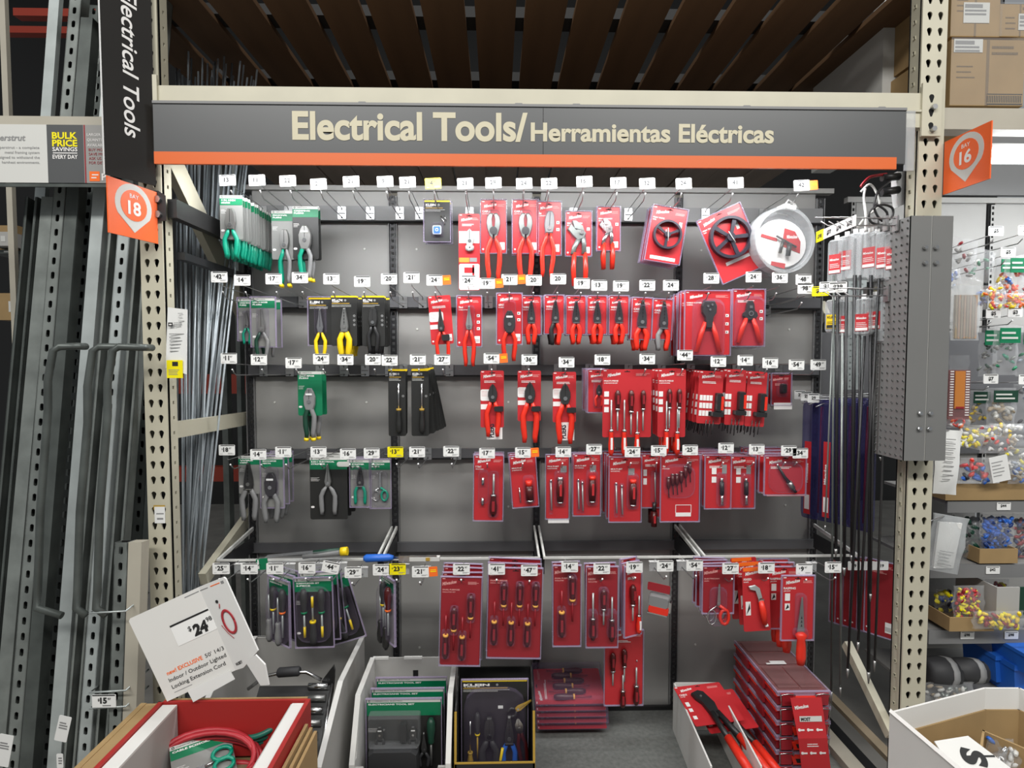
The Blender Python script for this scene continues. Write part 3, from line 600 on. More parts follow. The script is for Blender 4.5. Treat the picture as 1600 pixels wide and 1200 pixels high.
def longcard(t):
    G().m('white_ink').prism(rect(.080, .102, .006, 2, 0, -.247), -.0018, -.001).box(-.04, .04, -.0015, -.001, -.115, -.068).m('gold').box(-.04, .0, -.0016, -.001, -.19, -.172).m('grey_ink').box(.002, .03, -.0016, -.001, -.188, -.172).m('red').box(-.02, .02, -.0022, -.0018, -.232, -.21).box(.012, .020, -.0022, -.0018, -.285, -.2).build('card_print', t)
    return []
t = pack('packaged_pliers', .084, .300, 'red', [longcard, pl('diagonal', .002, -.105, 1.25, (0, -.11, .045, .09), hl=.02, spread=.004, head='galv_light', hand='galv_light')], bl=False)
place(t, 733, 334, 2.3, 'extra long narrow red and white card with silver-coloured cutter', n=1)
RH = dict(hand='tool_red')
t = pack('packaged_cable_cutter', .098, .205, 'red', [pl('cutter', 0, -.115, 1.55, (0, -.10, .055, .12), hl=.115, spread=.012, hw=.0058, head='galv', **RH)], title=('CABLE', 'CUTTING PLIERS'))
place(t, 771, 313, 2.3, 'red card with hooked cable cutter pliers, left one of the pair')
t2 = dup(t); place(t2, 821, 313, 2.29, 'red card with hooked cable cutter pliers, right one of the pair', n=2, dy=.03, phrase='on its hook')
t = pack('packaged_angled_pliers', .092, .205, 'red', [pl('lineman', 0, -.10, 1.5, (0, -.095, .04, .12), rot=.05, hl=.115, spread=.011, hw=.0055, head='tool_grey', **RH)], title=('2x', 'CAPACITY'), icons=2)
place(t, 858, 316, 2.29, 'red card with dark angled-head pliers marked 2x')
t = pack('packaged_pump_pliers', .100, .172, 'red', [pl('pump', .004, -.088, 1.75, (0, -.085, .06, .12), hl=.075, hw=.0058, head='galv', **RH)], title=('REAM & PUNCH', 'PLIERS'), icons=1)
place(t, 904, 331, 2.3, 'faded red card with large adjustable pump pliers')
t = pack('packaged_pump_pliers', .088, .168, 'red', [pl('pump', -.002, -.085, 1.35, (0, -.085, .05, .11), hl=.075, hw=.0068, head='chrome', **RH)], title=('REAM & PUNCH', 'PLIERS'), icons=1)
place(t, 951, 324, 2.3, 'red card with smaller adjustable pump pliers', n=2, dy=.022, phrase='on its hook')
def wheel(R, n, a0):
    def f(t):
        g = G().m('navy').ring(0, -.108, R*.86, R, -.026, -.003, 40).disc(0, -.108, R*.2, -.028, -.003, 20)
        for i in range(n):
            a = a0+2*math.pi*i/n; d = Vector((math.cos(a), 0, math.sin(a))); e = Vector((-d.z, 0, d.x))*R*.075; c = Vector((0, -.020, -.108))
            A, B = c+d*R*.12, c+d*R*.9; g.add([A-e, A+e, B+e*1.3, B-e*1.3]+[v+Vector((0, .008, 0)) for v in (A-e, A+e, B+e*1.3, B-e*1.3)], [(0, 1, 2, 3), (7, 6, 5, 4), (0, 4, 5, 1), (1, 5, 6, 2), (2, 6, 7, 3), (3, 7, 4, 0)])
        g.build('hole_saw_wheel', t); G().m('off_white').tube([(-.004, -.031, -.085), (.004, -.031, -.135)], .0016, 6).build('cable_tie', t)
        G().m('white_ink').box(-.05, .05, -.0018, -.001, -.205, -.192).m('off_white').box(.043, .055, -.0018, -.001, -.09, -.05).build('card_print', t); return []
    return f
t = pack('packaged_fish_tape', .135, .212, 'red', [wheel(.056, 3, .5)], foot=False, title=('FISH TAPE', 'REEL'))
place(t, 1048, 325, 2.27, 'red card with small black spoked reel, tilted clockwise', n=4, dy=.028, roll=9, phrase='on its hook')
t = pack('packaged_fish_tape', .180, .262, 'red', [wheel(.082, 5, .95)], foot=False, title=('FISH TAPE', 'REEL'))
ch = [c for c in t.children if c.name.startswith('hole_saw')][0]
t.children; place(t, 1122, 332, 2.26, 'large red card with big black spoked reel, tilted anticlockwise', roll=-24)
# fish tape reel in a round clear case
p = P(1222, 376, 2.24); t = thing('fish_tape_case', 'round clear plastic case with red and white insert at end of top row', 'clear case', p); t.rotation_euler = (0, math.radians(8), math.radians(8)); R = .128
G().m('frosted').ring(0, 0, R*.90, R, -.02, .03, 40).build('case_rim', t); G().m('clear').disc(0, 0, R*.91, -.018, -.014, 36).build('case_lid', t); G().m('film').disc(0, 0, R*.9, .024, .028, 36).build('case_back', t)
g = G().m('white_ink').prism([(R*.84*math.cos(a), -.01+R*.72*math.sin(a)) for a in [math.pi*2*i/28 for i in range(28)]], .004, .006)
g.m('red').prism([(.005, -.02), (.085, -.035), (.08, .01), (.05, .045), (.005, .05)], .002, .004).prism([(-.09, -.0), (-.02, -.006), (-.02, .006), (-.088, .012)], .002, .004).prism([(-.03, -.10), (.03, -.105), (.03, -.085), (-.03, -.085)], .002, .004)
g.m('white_ink').text('Milwaukee', .02, .012, h=.014, w=.045, y=.0015, bold=.03, rot=.2).build('insert', t)
G().m('steel_dark').tube([(-.03, -.006, .012), (.06, -.006, -.016)], .004, 8).tube([(0, -.006, .0), (-.005, -.006, -.05)], .006, 8).tube([(.03, -.006, -.01), (.03, -.006, -.055)], .009, 8).build('leader_hook', t)
G().m('white').prism(rect(.05, .018, .004, 2, 0, R), -.022, .03).tube([(-.015, 0, R), (0, 0, R+.03), (.03, 0, R+.02), (.045, 0, R+.004)], .004, 8).build('latch', t)
tag(t.children[0], None, None)
o = dup(t); o.location = p+Vector((.004, .075, -.006)); o['label'] = 'round clear plastic case hanging behind the first one, top row end'
# ---- second row
t = pack('packaged_long_nose_pliers', .070, .165, 'green', [pl('longnose', 0, -.105, .85, (0, -.10, .035, .10), hl=.075, spread=.012, hw=.006, **GRN)], bl=True, title=('LONG NOSE', 'PLIERS'))
place(t, 386, 466, 2.30, 'grey card with short green-handled long nose pliers, left end of second row')
t = pack('packaged_long_nose_pliers', .092, .190, 'green', [pl('longnose', -.004, -.118, 1.15, (0, -.10, .045, .12), hl=.085, spread=.015, hw=.006, head='steel', hand='tool_grey', hand2='green_dark')], bl=True, title=('LONG NOSE', 'PLIERS'))
place(t, 411, 465, 2.28, 'grey card with large grey-handled long nose pliers in the second row', n=2, dy=.06, phrase='on its hook')
YH = dict(hand='tool_yellow')
t = pack('packaged_long_nose_pliers', .094, .185, 'klein', [pl('longnose', 0, -.120, 1.15, (0, -.09, .045, .11), hl=.085, spread=.012, hw=.0058, head='chrome', **YH)], title=None)
place(t, 501, 465, 2.28, 'black card with yellow-handled long nose pliers in clear shell')
t = pack('packaged_wire_stripper', .100, .195, 'klein', [pl('stripper', .004, -.118, 1.2, (0, -.10, .04, .12), hl=.085, spread=.011, hw=.009, head='steel', **YH)], bl=False, icons=3)
place(t, 537, 462, 2.27, 'black card with broad yellow-handled wire stripper', n=4, dy=.032, phrase='on its hook')
t = pack('packaged_cutting_pliers', .088, .195, 'klein', [pl('lineman', 0, -.100, 1.25, (0, -.09, .045, .12), hl=.085, spread=.010, hw=.0058, head='steel_dark', hand='black', tips='black')], bl=False, icons=3)
place(t, 583, 462, 2.26, 'black card with black-handled combination pliers, yellow card top', n=4, dy=.034, phrase='on its hook')
t = pack('packaged_long_nose_pliers', .088, .190, 'redw', [pl('longnose', .0, -.125, 1.1, rot=.0, hl=.115, spread=.016, hw=.006, head='steel_dark', hand='tool_red', hand2='tool_red'), lambda t: (G().m('black').prism(rect(.030, .024, .004, 2, .015, -.165), -.02, -.006).build('belt_clip', t), [])[1]], bl=False, title=None)
place(t, 686, 462, 2.27, 'open red and white card with black long nose pliers, tilted slightly', roll=-4)
t = pack('packaged_combination_pliers', .094, .195, 'red', [pl('longnose', 0, -.115, 1.15, (0, -.10, .045, .13), hl=.125, spread=.012, hw=.0062, head='tool_grey', **RH)], title=('7in1', 'COMBINATION'), icons=3)
place(t, 733, 463, 2.28, 'red card marked 7in1 with red-handled combination pliers', n=2, dy=.03, phrase='on its hook')
t = pack('packaged_wire_stripper', .095, .195, 'red', [pl('wide', 0, -.115, 1.35, (0, -.09, .05, .13), hl=.095, spread=.013, hw=.0055, head='steel_dark', **RH)], title=('6IN1', 'PLIERS'), icons=2)
place(t, 796, 459, 2.26, 'red card with black-headed six-in-one pliers, first of the red cluster', n=2, dy=.03, phrase='on its hook')
T9 = pack('packaged_wire_stripper', .074, .148, 'red', [pl('stripper', 0, -.085, 1.15, (0, -.065, .035, .09), hl=.075, spread=.009, hw=.0072, head='steel_dark', **RH)], title=('WIRE', 'STRIPPER'), foot=False)
for i, (x, n, sfx) in enumerate(((830, 3, 'below the $20 tag, first of the small strippers'), (900, 3, 'below the $19 tag, third small stripper'), (933, 3, 'fourth small stripper from left'), (967, 3, 'fifth small stripper from left'))):
    place(T9 if i == 0 else dup(T9), x, 463, 2.28, 'small red card with red wire stripper, '+sfx, n=n, dy=.026, phrase='on its hook', group='small red wire stripper cards')
T10 = pack('packaged_wire_stripper', .074, .148, 'red', [pl('stripper', .004, -.085, 1.15, (0, -.065, .035, .09), hl=.08, spread=.010, hw=.0072, head='steel_dark', hand='tool_red', hand2='black')], title=('WIRE', 'STRIPPER'), foot=False)
place(T10, 866, 462, 2.28, 'small red card with half black, half red stripper handles', n=3, dy=.026, phrase='on its hook')
T11 = pack('packaged_wire_stripper', .076, .160, 'red', [pl('stripper', 0, -.09, 1.4, (0, -.075, .04, .10), hl=.068, spread=.011, hw=.007, head='steel_dark', hand='tool_red')], title=('CABLE', 'RIPPER'), foot=False)
place(T11, 1004, 466, 2.27, 'red card with broad black-bladed stripper, handles swung left', n=3, dy=.026, phrase='on its hook', roll=2)
T12 = pack('packaged_wire_stripper', .074, .155, 'red', [pl('stripper', .004, -.09, 1.35, (0, -.075, .04, .10), hl=.068, spread=.011, hw=.0068, head='steel_dark', hand='tool_red', hand2='tool_grey')], title=('CABLE', 'RIPPER'), foot=False)
place(T12, 1036, 468, 2.27, 'red card with one grey and one red stripper handle', n=2, dy=.026, roll=2, phrase='on its hook')
def bighand(x0, x1, zt, zb, m='tool_red'):
    def f(t):
        hd = [c for c in t.children if c.name.startswith('pliers')][-1]
        for q in (-1, 1): G().m(m).tube([(q*x0, -.012, zt), (q*(x0+x1)/2, -.012, (zt+zb)/2+.01), (q*x1, -.012, zb)], [.008, .010, .009], 10, .8).build('handle', hd)
        return [(0, (zt+zb)/2+.03, x1*2+.03, -zb+.0)]
    return f
def only_head(kind, x, z, s, head='steel_dark'):
    def f(t):
        T = rotm(x, z, 0, s, -.012); g = G(T).m(head).prism(JAWS[kind], -.006, .006, .1)
        if kind == 'crimper':
            for a, c in ((-.006, .014), (.006, .018), (0, .004)): g.m('chrome').disc(a, c, .0032, -.009, -.005, 10)
        else: g.m('chrome').disc(0, 0, .010, -.010, -.005, 16).m(head).disc(0, 0, .0065, -.011, -.009, 12).m('chrome').box(-.006, .006, -.009, -.005, .02, .03)
        g.build('pliers', t); return []
    return f
t = pack('packaged_crimper', .175, .245, 'red', [only_head('crimper', .002, -.078, 1.35), bighand(.012, .045, -.12, -.235)], d=.034, icons=3, foot=False, title=('CABLE CUTTER', 'CRIMPER'))
place(t, 1106, 455, 2.22, 'wide red pack with large black-headed crimper', n=6, dy=.036, phrase='on its hook')
t = pack('packaged_crimper', .122, .215, 'red', [only_head('ratchet', .002, -.092, 1.0), bighand(.012, .042, -.11, -.205)], d=.034, icons=2, foot=False)
place(t, 1170, 453, 2.22, 'red pack with round black ratchet crimper in glossy shell', n=3, dy=.038, phrase='on its hook')
# ---- third row
t = pack('packaged_stripping_pliers', .095, .175, 'greenc', [pl('wide', 0, -.115, 1.35, (0, -.10, .04, .09), hl=.095, spread=.009, hw=.0068, head='tool_grey', hand='tool_grey', hand2='green_dark', tips='tool_yellow')], bl=False, title=('ALL-PURPOSE', 'PLIERS'))
place(t, 484, 580, 2.28, 'solid green card with grey-handled stripping pliers, yellow tips', n=2, dy=.05, phrase='on its hook')
KL = pack('packaged_screwdriver', .066, .255, 'klein', [sd(.008, -.150, L=.19, hl=.095, r=.011, hand='card_black', shaft='chrome', collar='gold', inlay=None)], bl=False, foot=False, icons=1, d=.026)
for k, (a, yw) in enumerate(((620, 0), (656, 0))):
    place(KL if k == 0 else dup(KL), a, 577, 2.20, 'tall narrow black card with black-handled screwdriver, '+('left stack' if k == 0 else 'right fanned-out stack'), n=3 if k == 0 else 8, dy=.028, fan=0 if k == 0 else -1.6, phrase='from the front' if 0 else 'in that stack')
for i, (x, y, lb) in enumerate(((769, 579, 'pointed diagonal cutter and white leaflet, left of three alike'), (827, 579, 'broad-tipped cutter, middle of three alike'), (882, 581, 'broad-tipped cutter, right of three alike'))):
    t = pack('packaged_cutting_pliers', .092, .200 if i != 0 else .225, 'redw', [pl('diagonal', .002, -.100, 1.35 if i == 0 else 1.55, hl=.105, spread=.013, hw=.0068, head='steel_dark', hand='tool_red'),
        lambda t: (G().m('black').prism(rect(.036, .020, .003, 2, .026, -.150), -.022, -.006).build('belt_clip', t), [])[1]], bl=False, foot=False)
    if i != 1:
        G().m('white_ink').box(-.022, .040, -.0005, .001, -.272, -.165).m('navy').text('PLIERS', .006, -.265, h=.02, w=.055, y=-.001, bold=.04, rot=math.pi/2).build('leaflet', t)
    place(t, x, y, 2.27, 'open red and white card with '+lb)
t = pack('packaged_mini_pliers', .074, .165, 'red', [pl('diagonal', .004, -.085, .8, (0, -.09, .035, .12), hl=.06, spread=.014, hw=.006, head='steel_dark', hand='tool_red')], icons=1, foot=False)
place(t, 934, 578, 2.25, 'small red clear-shell card with mini snips beside the big screwdriver card', n=7, dy=.024, phrase='on its hook')
def many_sd(spec, **kk):
    def f(t):
        for (x, z, fl, L, hl, r, hand) in spec: screwdriver(t, x, z, L=L, hl=hl, r=r, flip=fl, hand=hand, shaft='galv_light', collar='chrome', inlay='red_dark' if hand != 'tool_red' else 'white_ink', **kk)
        return []
    return f
t = pack('packaged_screwdriver_set', .188, .262, 'red', [many_sd([(-.062, -.232, False, .215, .10, .011, 'tool_red'), (-.038, -.155, True, .155, .075, .012, 'handle_dark'), (-.012, -.232, False, .215, .10, .011, 'tool_red'), (.014, -.165, True, .17, .085, .012, 'handle_dark'), (.038, -.242, False, .165, .085, .011, 'tool_red'), (.060, -.155, True, .155, .075, .011, 'handle_dark')])], bl=False, foot=False, title=('MULTI-PIECE', 'SCREWDRIVER SET'))
G().m('white_ink').box(-.088, -.070, -.0018, -.001, -.105, -.085).box(-.088, -.070, -.0018, -.001, -.135, -.115).box(-.088, -.070, -.0018, -.001, -.165, -.145).build('size_icons', t)
place(t, 980, 577, 2.2, 'wide red card with six screwdrivers, largest in third row')
t = pack('packaged_screwdriver_set', .108, .262, 'red', [many_sd([(-.022, -.232, False, .205, .095, .011, 'tool_red'), (-.012, -.150, True, .15, .075, .011, 'handle_dark'), (.020, -.240, False, .205, .09, .011, 'tool_red'), (.026, -.150, True, .15, .075, .011, 'handle_dark')])], bl=False, foot=False, title=('MULTI-PIECE', 'SCREWDRIVERS'))
G().m('white_ink').box(-.050, -.034, -.0018, -.001, -.105, -.085).box(-.050, -.034, -.0018, -.001, -.135, -.115).box(-.050, -.034, -.0018, -.001, -.165, -.145).build('size_icons', t)
place(t, 1050, 577, 2.2, 'red card with four screwdrivers right of the widest card', n=4, dy=.045, phrase='on its hook', fan=-1.2)
def bits(cols):
    def f(t):
        g = G().m('white_ink')
        for r_ in range(3):
            for c_ in range(cols): g.box(-.040+c_*.013, -.029+c_*.013, -.0018, -.001, -.115-.030*r_, -.094-.030*r_)
        g.build('size_icons', t)
        h = G().m('black').prism(rect(.024, .075, .004, 2, .018+.006*(cols-2), -.120), -.030, -.004, .1).m('tool_red').box(.022+.006*(cols-2), .032+.006*(cols-2), -.032, -.028, -.148, -.095).m('black').prism(rect(.042, .018, .003, 2, .012+.006*(cols-2), -.165), -.034, -.004).build('driver_body', t)
        for q in range(3): G().m('steel_dark').tube([(-.012+.014*q, -.01, -.19), (-.016+.014*q, -.01, -.245-.01*(q % 2))], .002, 6).build('bit', t)
        return []
    return f
t3 = pack('packaged_multi_bit_driver', .096, .205, 'red', [bits(4)], bl=False, foot=False)
place(t3, 1112, 580, 2.22, 'red card with white bit icons and dark multi-bit driver, left fan', n=7, dy=.032, roll=3, fan=.8, phrase='on its hook')
t4 = pack('packaged_multi_bit_driver', .078, .215, 'red', [bits(2)], bl=False, foot=False)
place(t4, 1151, 578, 2.22, 'red card with white bit icons and dark multi-bit driver, middle fan', n=4, dy=.04, roll=2, phrase='on its hook')
place(dup(t4), 1184, 581, 2.23, 'red card with white bit icons and dark multi-bit driver, right fan', n=4, dy=.04, roll=3, phrase='on its hook')
t = pack('packaged_coupler', .078, .125, 'deep', [lambda t: (G().m('steel_dark').prism(rect(.022, .04, .005, 2, .004, -.06), -.022, -.002, .15).build('coupler', t), [(0, -.06, .04, .07)])[1]], foot=False)
G().m('white_ink').box(-.030, .045, -.003, -.0015, -.145, -.118).build('bottom_strip', t)
place(t, 1221, 584, 2.32, 'little dark red pack with white bottom strip, end of third row', n=2, dy=.03, phrase='on its hook')
# ---- fourth row
t = pack('packaged_wire_stripper', .082, .150, 'green', [pl('stripper', 0, -.105, 1.35, (0, -.09, .045, .10), hl=.095, spread=.015, hw=.0075, head='steel_dark', hand='tool_grey')], bl=False, title=('WIRE', 'STRIPPER'))
place(t, 389, 712, 2.25, 'green-topped grey card with grey-handled stripper, left end of fourth row')
t = pack('packaged_wire_stripper', .085, .200, 'green', [pl('wide', -.004, -.115, 1.45, (0, -.10, .05, .12), hl=.085, spread=.014, hw=.0068, head='steel_dark', hand='tool_grey')], bl=True, title=('MULTI-PURPOSE', 'WIRING TOOL'))
place(t, 425, 713, 2.25, 'green-topped grey pack with rounded wiring tool, curved clear shell', n=3, dy=.055, phrase='on its hook')
t = pack('packaged_wire_stripper', .145, .245, 'greenb', [pl('longnose', 0, -.098, 1.1, hl=.10, spread=.022, hw=.0078, head='steel', hand='tool_grey', bulge=.004)], bl=False, title=('8-IN-1 ELECTRICAL', 'STRIPPER'))
G().m('off_white').prism(rect(.050, .020, .009, 3, .058, -.028), -.003, -.0018).build('corner_window', t)
place(t, 513, 714, 2.24, 'large black and green card with grey-handled spread pliers', n=3, dy=.06, phrase='on its hook')
t = pack('packaged_wire_stripper', .078, .185, 'green', [pl('stripper', 0, -.085, 1.0, (0, -.09, .05, .12), hl=.075, spread=.018, hw=.006, head='steel_dark', hand='tool_green', bulge=.002)], bl=True, title=('STRIPPER', 'CUTTER'))
place(t, 563, 718, 2.25, 'grey card with straight green-handled stripper beside the scissors', n=2, dy=.04, phrase='on its hook')
def scis(hm, sx=1, s=1., z=-.105):
    def f(t):
        T = rotm(0, z, 0, s, -.008); g = G(T).m('chrome').prism([(-.004, 0), (-.001, .055), (.003, .055), (.005, 0)], -.003, .0).prism([(-.004, 0), (.0, .052), (.004, 0), (0, -.012)], 0, .003).disc(0, 0, .003, -.005, -.003, 10)
        sc = g.build('scissors', t)
        for q, m_ in ((-1, 'chrome' if hm[0] == 'c' else hm[0]), (1, hm[1])):
            rr = .0018 if m_ == 'chrome' else .0045; cx = q*.017; pts = [(q*.002, 0, -.004)]+[(cx+.012*math.cos(a)*1, 0, -.036+.020*math.sin(a)) for a in [math.radians(90-q*35+q*-k*36) for k in range(11)]]
            G(T).m(m_).tube(pts, rr, 8).build('handle', sc)
        return [(0, z-.01, .06, .14)]
    return f
t = pack('packaged_scissors', .078, .190, 'green', [scis(('c', 'tool_green'))], title=('ELECTRICIAN', 'SCISSORS'))
place(t, 594, 718, 2.25, 'grey card with green-handled electrician scissors')
t = pack('packaged_bit_driver', .112, .255, 'red', [many_sd([(.020, -.150, False, .165, .085, .015, 'handle_dark')]), lambda t: ([G().m('chrome').tube([(-.022, -.01, z), (-.022, -.01, z-.028)], .006, 8).build('bit', t) for z in (-.085, -.165)], [(-.02, -.12, .04, .13), (.02, -.15, .04, .18)])[1]], title=('11in1', 'MULTI-BIT'), foot=False)
place(t, 764, 712, 2.24, 'red pack marked 11in1 with large screwdriver and nut bits', n=3, dy=.035, phrase='on its hook', roll=1)
t = pack('packaged_stubby_driver', .098, .198, 'red', [lambda t: (G().m('tool_red').tube([(.018, -.014, -.095), (.018, -.014, -.115)], .013, 12).m('handle_dark').tube([(.018, -.014, -.115), (.018, -.014, -.17)], .016, 12).m('chrome').tube([(.018, -.014, -.17), (.018, -.014, -.176)], .016, 12).build('stubby_handle', t), G().m('chrome').tube([(-.02, -.008, -.12), (-.019, -.008, -.18)], .0025, 6).build('shaft', t), [(.018, -.13, .045, .11)])[2]], title=('MULTI-BIT', 'SCREWDRIVER'), foot=False)
place(t, 816, 713, 2.23, 'short red pack with stubby driver, below the orange sticker', n=3, dy=.04, roll=-4, phrase='on its hook')
def bigdriver(x, cap, shafts, zc=-.125):
    def f(t):
        g = G().m(cap).tube([(x, -.016, zc+.042), (x, -.016, zc+.028)], .0125, 12).m('handle_dark').tube([(x, -.016, zc+.028), (x, -.016, zc-.01), (x, -.016, zc-.055)], [.013, .016, .013], 12).m('red').box(x-.004, x+.004, -.034, -.028, zc-.03, zc+.015)
        g.m('chrome').tube([(x, -.016, zc-.055), (x, -.016, zc-.06)], .013, 12); g.build('driver_handle', t)
        for i, sx in enumerate(shafts): G().m('galv_light').tube([(sx, -.008, zc+.02-.01*i), (sx+.003, -.008, zc-.09-.006*i)], .003, 6).m('chrome').tube([(sx, -.008, zc+.03-.01*i), (sx, -.008, zc+.02-.01*i)], .0045, 8).build('shaft', t)
        G().m('grey_ink').box(.012, .036, -.0018, -.001, -.068, -.042).build('spec_box', t)
        return [(x, zc-.005, .045, .14)]+[(sx, zc-.04, .014, .13) for sx in shafts]
    return f
t = pack('packaged_ratchet_driver', .088, .250, 'red', [bigdriver(.010, 'chrome', (-.026,))], title=('MULTI-BIT', 'SCREWDRIVER'), foot=False)
G().m('white_ink').box(-.036, .046, -.003, -.0015, -.268, -.252).build('bottom_strip', t)
place(t, 871, 711, 2.23, 'narrow red pack with dark driver and white bottom strip')
t = pack('packaged_ratchet_driver', .104, .240, 'red', [bigdriver(.020, 'tool_red', (-.034, -.018))], title=('MULTI-BIT', 'RATCHETING'), foot=False)
place(t, 917, 710, 2.23, 'red pack with driver and two long shafts below the $27 tag', n=2, dy=.04, phrase='on its hook')
t = pack('packaged_ratchet_driver', .122, .250, 'red', [bigdriver(.028, 'tool_red', (-.036, -.014))], title=('MULTI-BIT', 'RATCHETING'), foot=False)
place(t, 977, 715, 2.21, 'red pack with large capped driver and two shafts below the $24 tag', n=4, dy=.045, phrase='on its hook')
t = pack('packaged_long_driver', .075, .210, 'red', [lambda t: (G().m('galv_light').tube([(.012, -.008, -.07), (.016, -.008, -.19)], .0025, 6).m('steel_dark').tube([(.012, -.008, -.19), (.010, -.008, -.225)], .008, 8).build('shaft', t), G().m('handle_dark').tube([(.010, -.010, -.225), (.010, -.010, -.285)], .012, 10).m('red').box(.006, .014, -.024, -.018, -.27, -.24).build('handle', t), [(.012, -.13, .03, .13)])[2]], foot=False)
G().m('white_ink').box(-.032, -.018, -.0018, -.001, -.085, -.06).box(-.032, -.018, -.0018, -.001, -.12, -.095).build('size_icons', t)
place(t, 1018, 710, 2.25, 'slim red pack whose dark driver handle pokes out below', n=2, dy=.05, phrase='on its hook')
def hexkeys(t):
    for i in range(6):
        x, z = -.048+.0165*i, -.095+(.0, .012, .012, .022, .042, .060)[i]
        k = G().m('steel_dark').tube([(x, -.008, z-.01), (x+.004, -.008, z-.07)], .002, 6).m('chrome').tube([(x, -.01, z+.012), (x, -.01, z+.010)], .008, 8).build('nut_driver', t)
        G().m('handle_dark').tube([(x, -.010, z+.010), (x, -.010, z-.022), (x+.001, -.010, z-.035)], [.006, .008, .004], 8).build('handle', k)
    g = G().m('white_ink')
    for a in (rect(.060, .002, 0, 0, .014, -.195), rect(.060, .002, 0, 0, .014, -.226), rect(.002, .032, 0, 0, -.016, -.21), rect(.002, .032, 0, 0, .044, -.21)): g.prism(a, -.002, -.001)
    g.box(-.016, .044, -.002, -.001, -.24, -.226); g.build('frame_print', t); return [(-.005, -.10, .12, .13)]
t = pack('packaged_nut_driver_set', .148, .258, 'red', [hexkeys], title=('4x', 'STRONGER'), foot=False)
place(t, 1063, 711, 2.2, 'wide red pack marked 4x with six stepped nut drivers', n=2, dy=.05, phrase='on its hook')
def shortdrv(t):
    G().m('chrome').tube([(.012, -.010, -.085), (.012, -.010, -.10)], .006, 8).m('black').tube([(.012, -.012, -.10), (.013, -.012, -.15)], .009, 8).m('chrome').tube([(.013, -.012, -.15), (.014, -.012, -.19)], .006, 8).build('nut_driver', t)
    G().m('white_ink').box(-.024, -.006, -.0018, -.001, -.072, -.048).box(-.024, -.006, -.0018, -.001, -.105, -.082).m('grey_ink').box(.016, .034, -.0022, -.001, -.07, -.035).build('size_icons', t); return [(.012, -.13, .035, .13)]
t = pack('packaged_nut_driver', .098, .205, 'red', [shortdrv], foot=False)
place(t, 1122, 712, 2.2, 'red pack with white size boxes and short nut driver, left of two stacks', n=6, dy=.036, phrase='on its hook')
place(dup(t), 1160, 713, 2.24, 'red pack with white size boxes and short nut driver, right of two stacks', n=3, dy=.04, phrase='on its hook')
t = pack('packaged_flexible_driver', .158, .148, 'red', [lambda t: (G().m('chrome').tube([(-.035, -.008, -.028), (-.030, -.008, -.04)], .0035, 8).m('black').tube([(-.032, -.010, -.036), (-.005, -.010, -.08), (.016, -.012, -.105)], [.004, .006, .007], 8).m('steel').tube([(.010, -.012, -.098), (.026, -.012, -.122)], .011, 10).m('black').tube([(.026, -.012, -.122), (.038, -.012, -.138)], .006, 8).build('angled_driver', t), [(0, -.08, .13, .12)])[1]], foot=False)
G().m('pink_ink').box(-.07, .078, -.003, -.001, -.155, -.149).build('bottom_strip', t)
place(t, 1227, 713, 2.19, 'wide short red pack with angled black driver', n=7, dy=.038, phrase='on its hook')
# ---- bottom row
def comm(spec):
    def f(t):
        for (x, z, fl, hand, tipc, col) in spec: screwdriver(t, x, z, L=.175, hl=.085, r=.0135, flip=fl, hand=hand, shaft='galv_light', collar=col, inlay=None, tip=tipc, y=-.016)
        return [(0, -.13, .12, .2)]
    return f
t = pack('packaged_screwdriver_set', .120, .235, 'greenb', [comm([(-.040, -.150, False, 'tool_grey', None, None), (-.014, -.110, True, 'rubber', None, 'tool_yellow'), (.014, -.150, False, 'tool_grey', None, None), (.040, -.110, True, 'rubber', None, 'tag_orange')])], title=('SCREWDRIVER SET', ''))
place(t, 436, 905, 2.08, 'pack of grey screwdrivers with yellow and orange ends behind the cardboard sign', n=3, dy=.05, yaw=-35, phrase='on its hook')
t = pack('packaged_screwdriver_set', .132, .250, 'greenb', [comm([(-.030, -.120, True, 'rubber', 'tool_yellow', 'green'), (0, -.150, False, 'rubber', 'tool_yellow', 'tool_yellow'), (.032, -.120, True, 'rubber', 'tool_yellow', 'green')])], title=('SCREWDRIVER SET', '3-PIECE'))
place(t, 489, 903, 2.04, 'black and green pack of three screwdrivers with yellow shafts', n=3, dy=.05, roll=-1, phrase='on its hook', fan=-2)
o = dup(t); place(o, 515, 903, 2.16, 'dark pack with yellow-shafted screwdriver leaning right behind the three-piece pack', roll=-16)
t = pack('packaged_screwdriver_set', .105, .235, 'green', [comm([(-.030, -.165, False, 'card_black', None, None), (-.006, -.100, True, 'rubber', None, 'tool_yellow'), (.010, -.175, False, 'card_black', None, None), (.030, -.110, True, 'handle_dark', None, 'tag_orange')])], title=('SCREWDRIVER', 'SET'))
place(t, 606, 902, 2.08, 'turned pack of four dark screwdrivers below the yellow tag', yaw=-52)
def insul(spec, s=1.):
    def f(t):
        bx = []
        for (x, z, fl) in spec:
            screwdriver(t, x, z, L=.155*s, hl=.085*s, r=.0115*s, flip=fl, hand='handle_dark', shaft='red_dark', collar='collar', inlay='red_dark', y=-.016)
            bx.append((x, z+(.035 if fl else -.035)*s, .030*s, .10*s))
        return bx
    return f
t = pack('packaged_insulated_screwdrivers', .140, .315, 'deep', [insul([(.030, -.110, False), (-.026, -.160, False), (-.050, -.205, False), (.006, -.210, False)][0:0]+[(.036, -.140, True), (-.022, -.185, True), (-.050, -.200, False), (.008, -.205, False)])], title=('DUAL PURPOSE', 'INSULATED SET'), foot=False, d=.032)
place(t, 721, 902, 2.0, 'dark red pack of four orange-collared insulated screwdrivers', n=4, dy=.045, phrase='on its hook', roll=1.5)
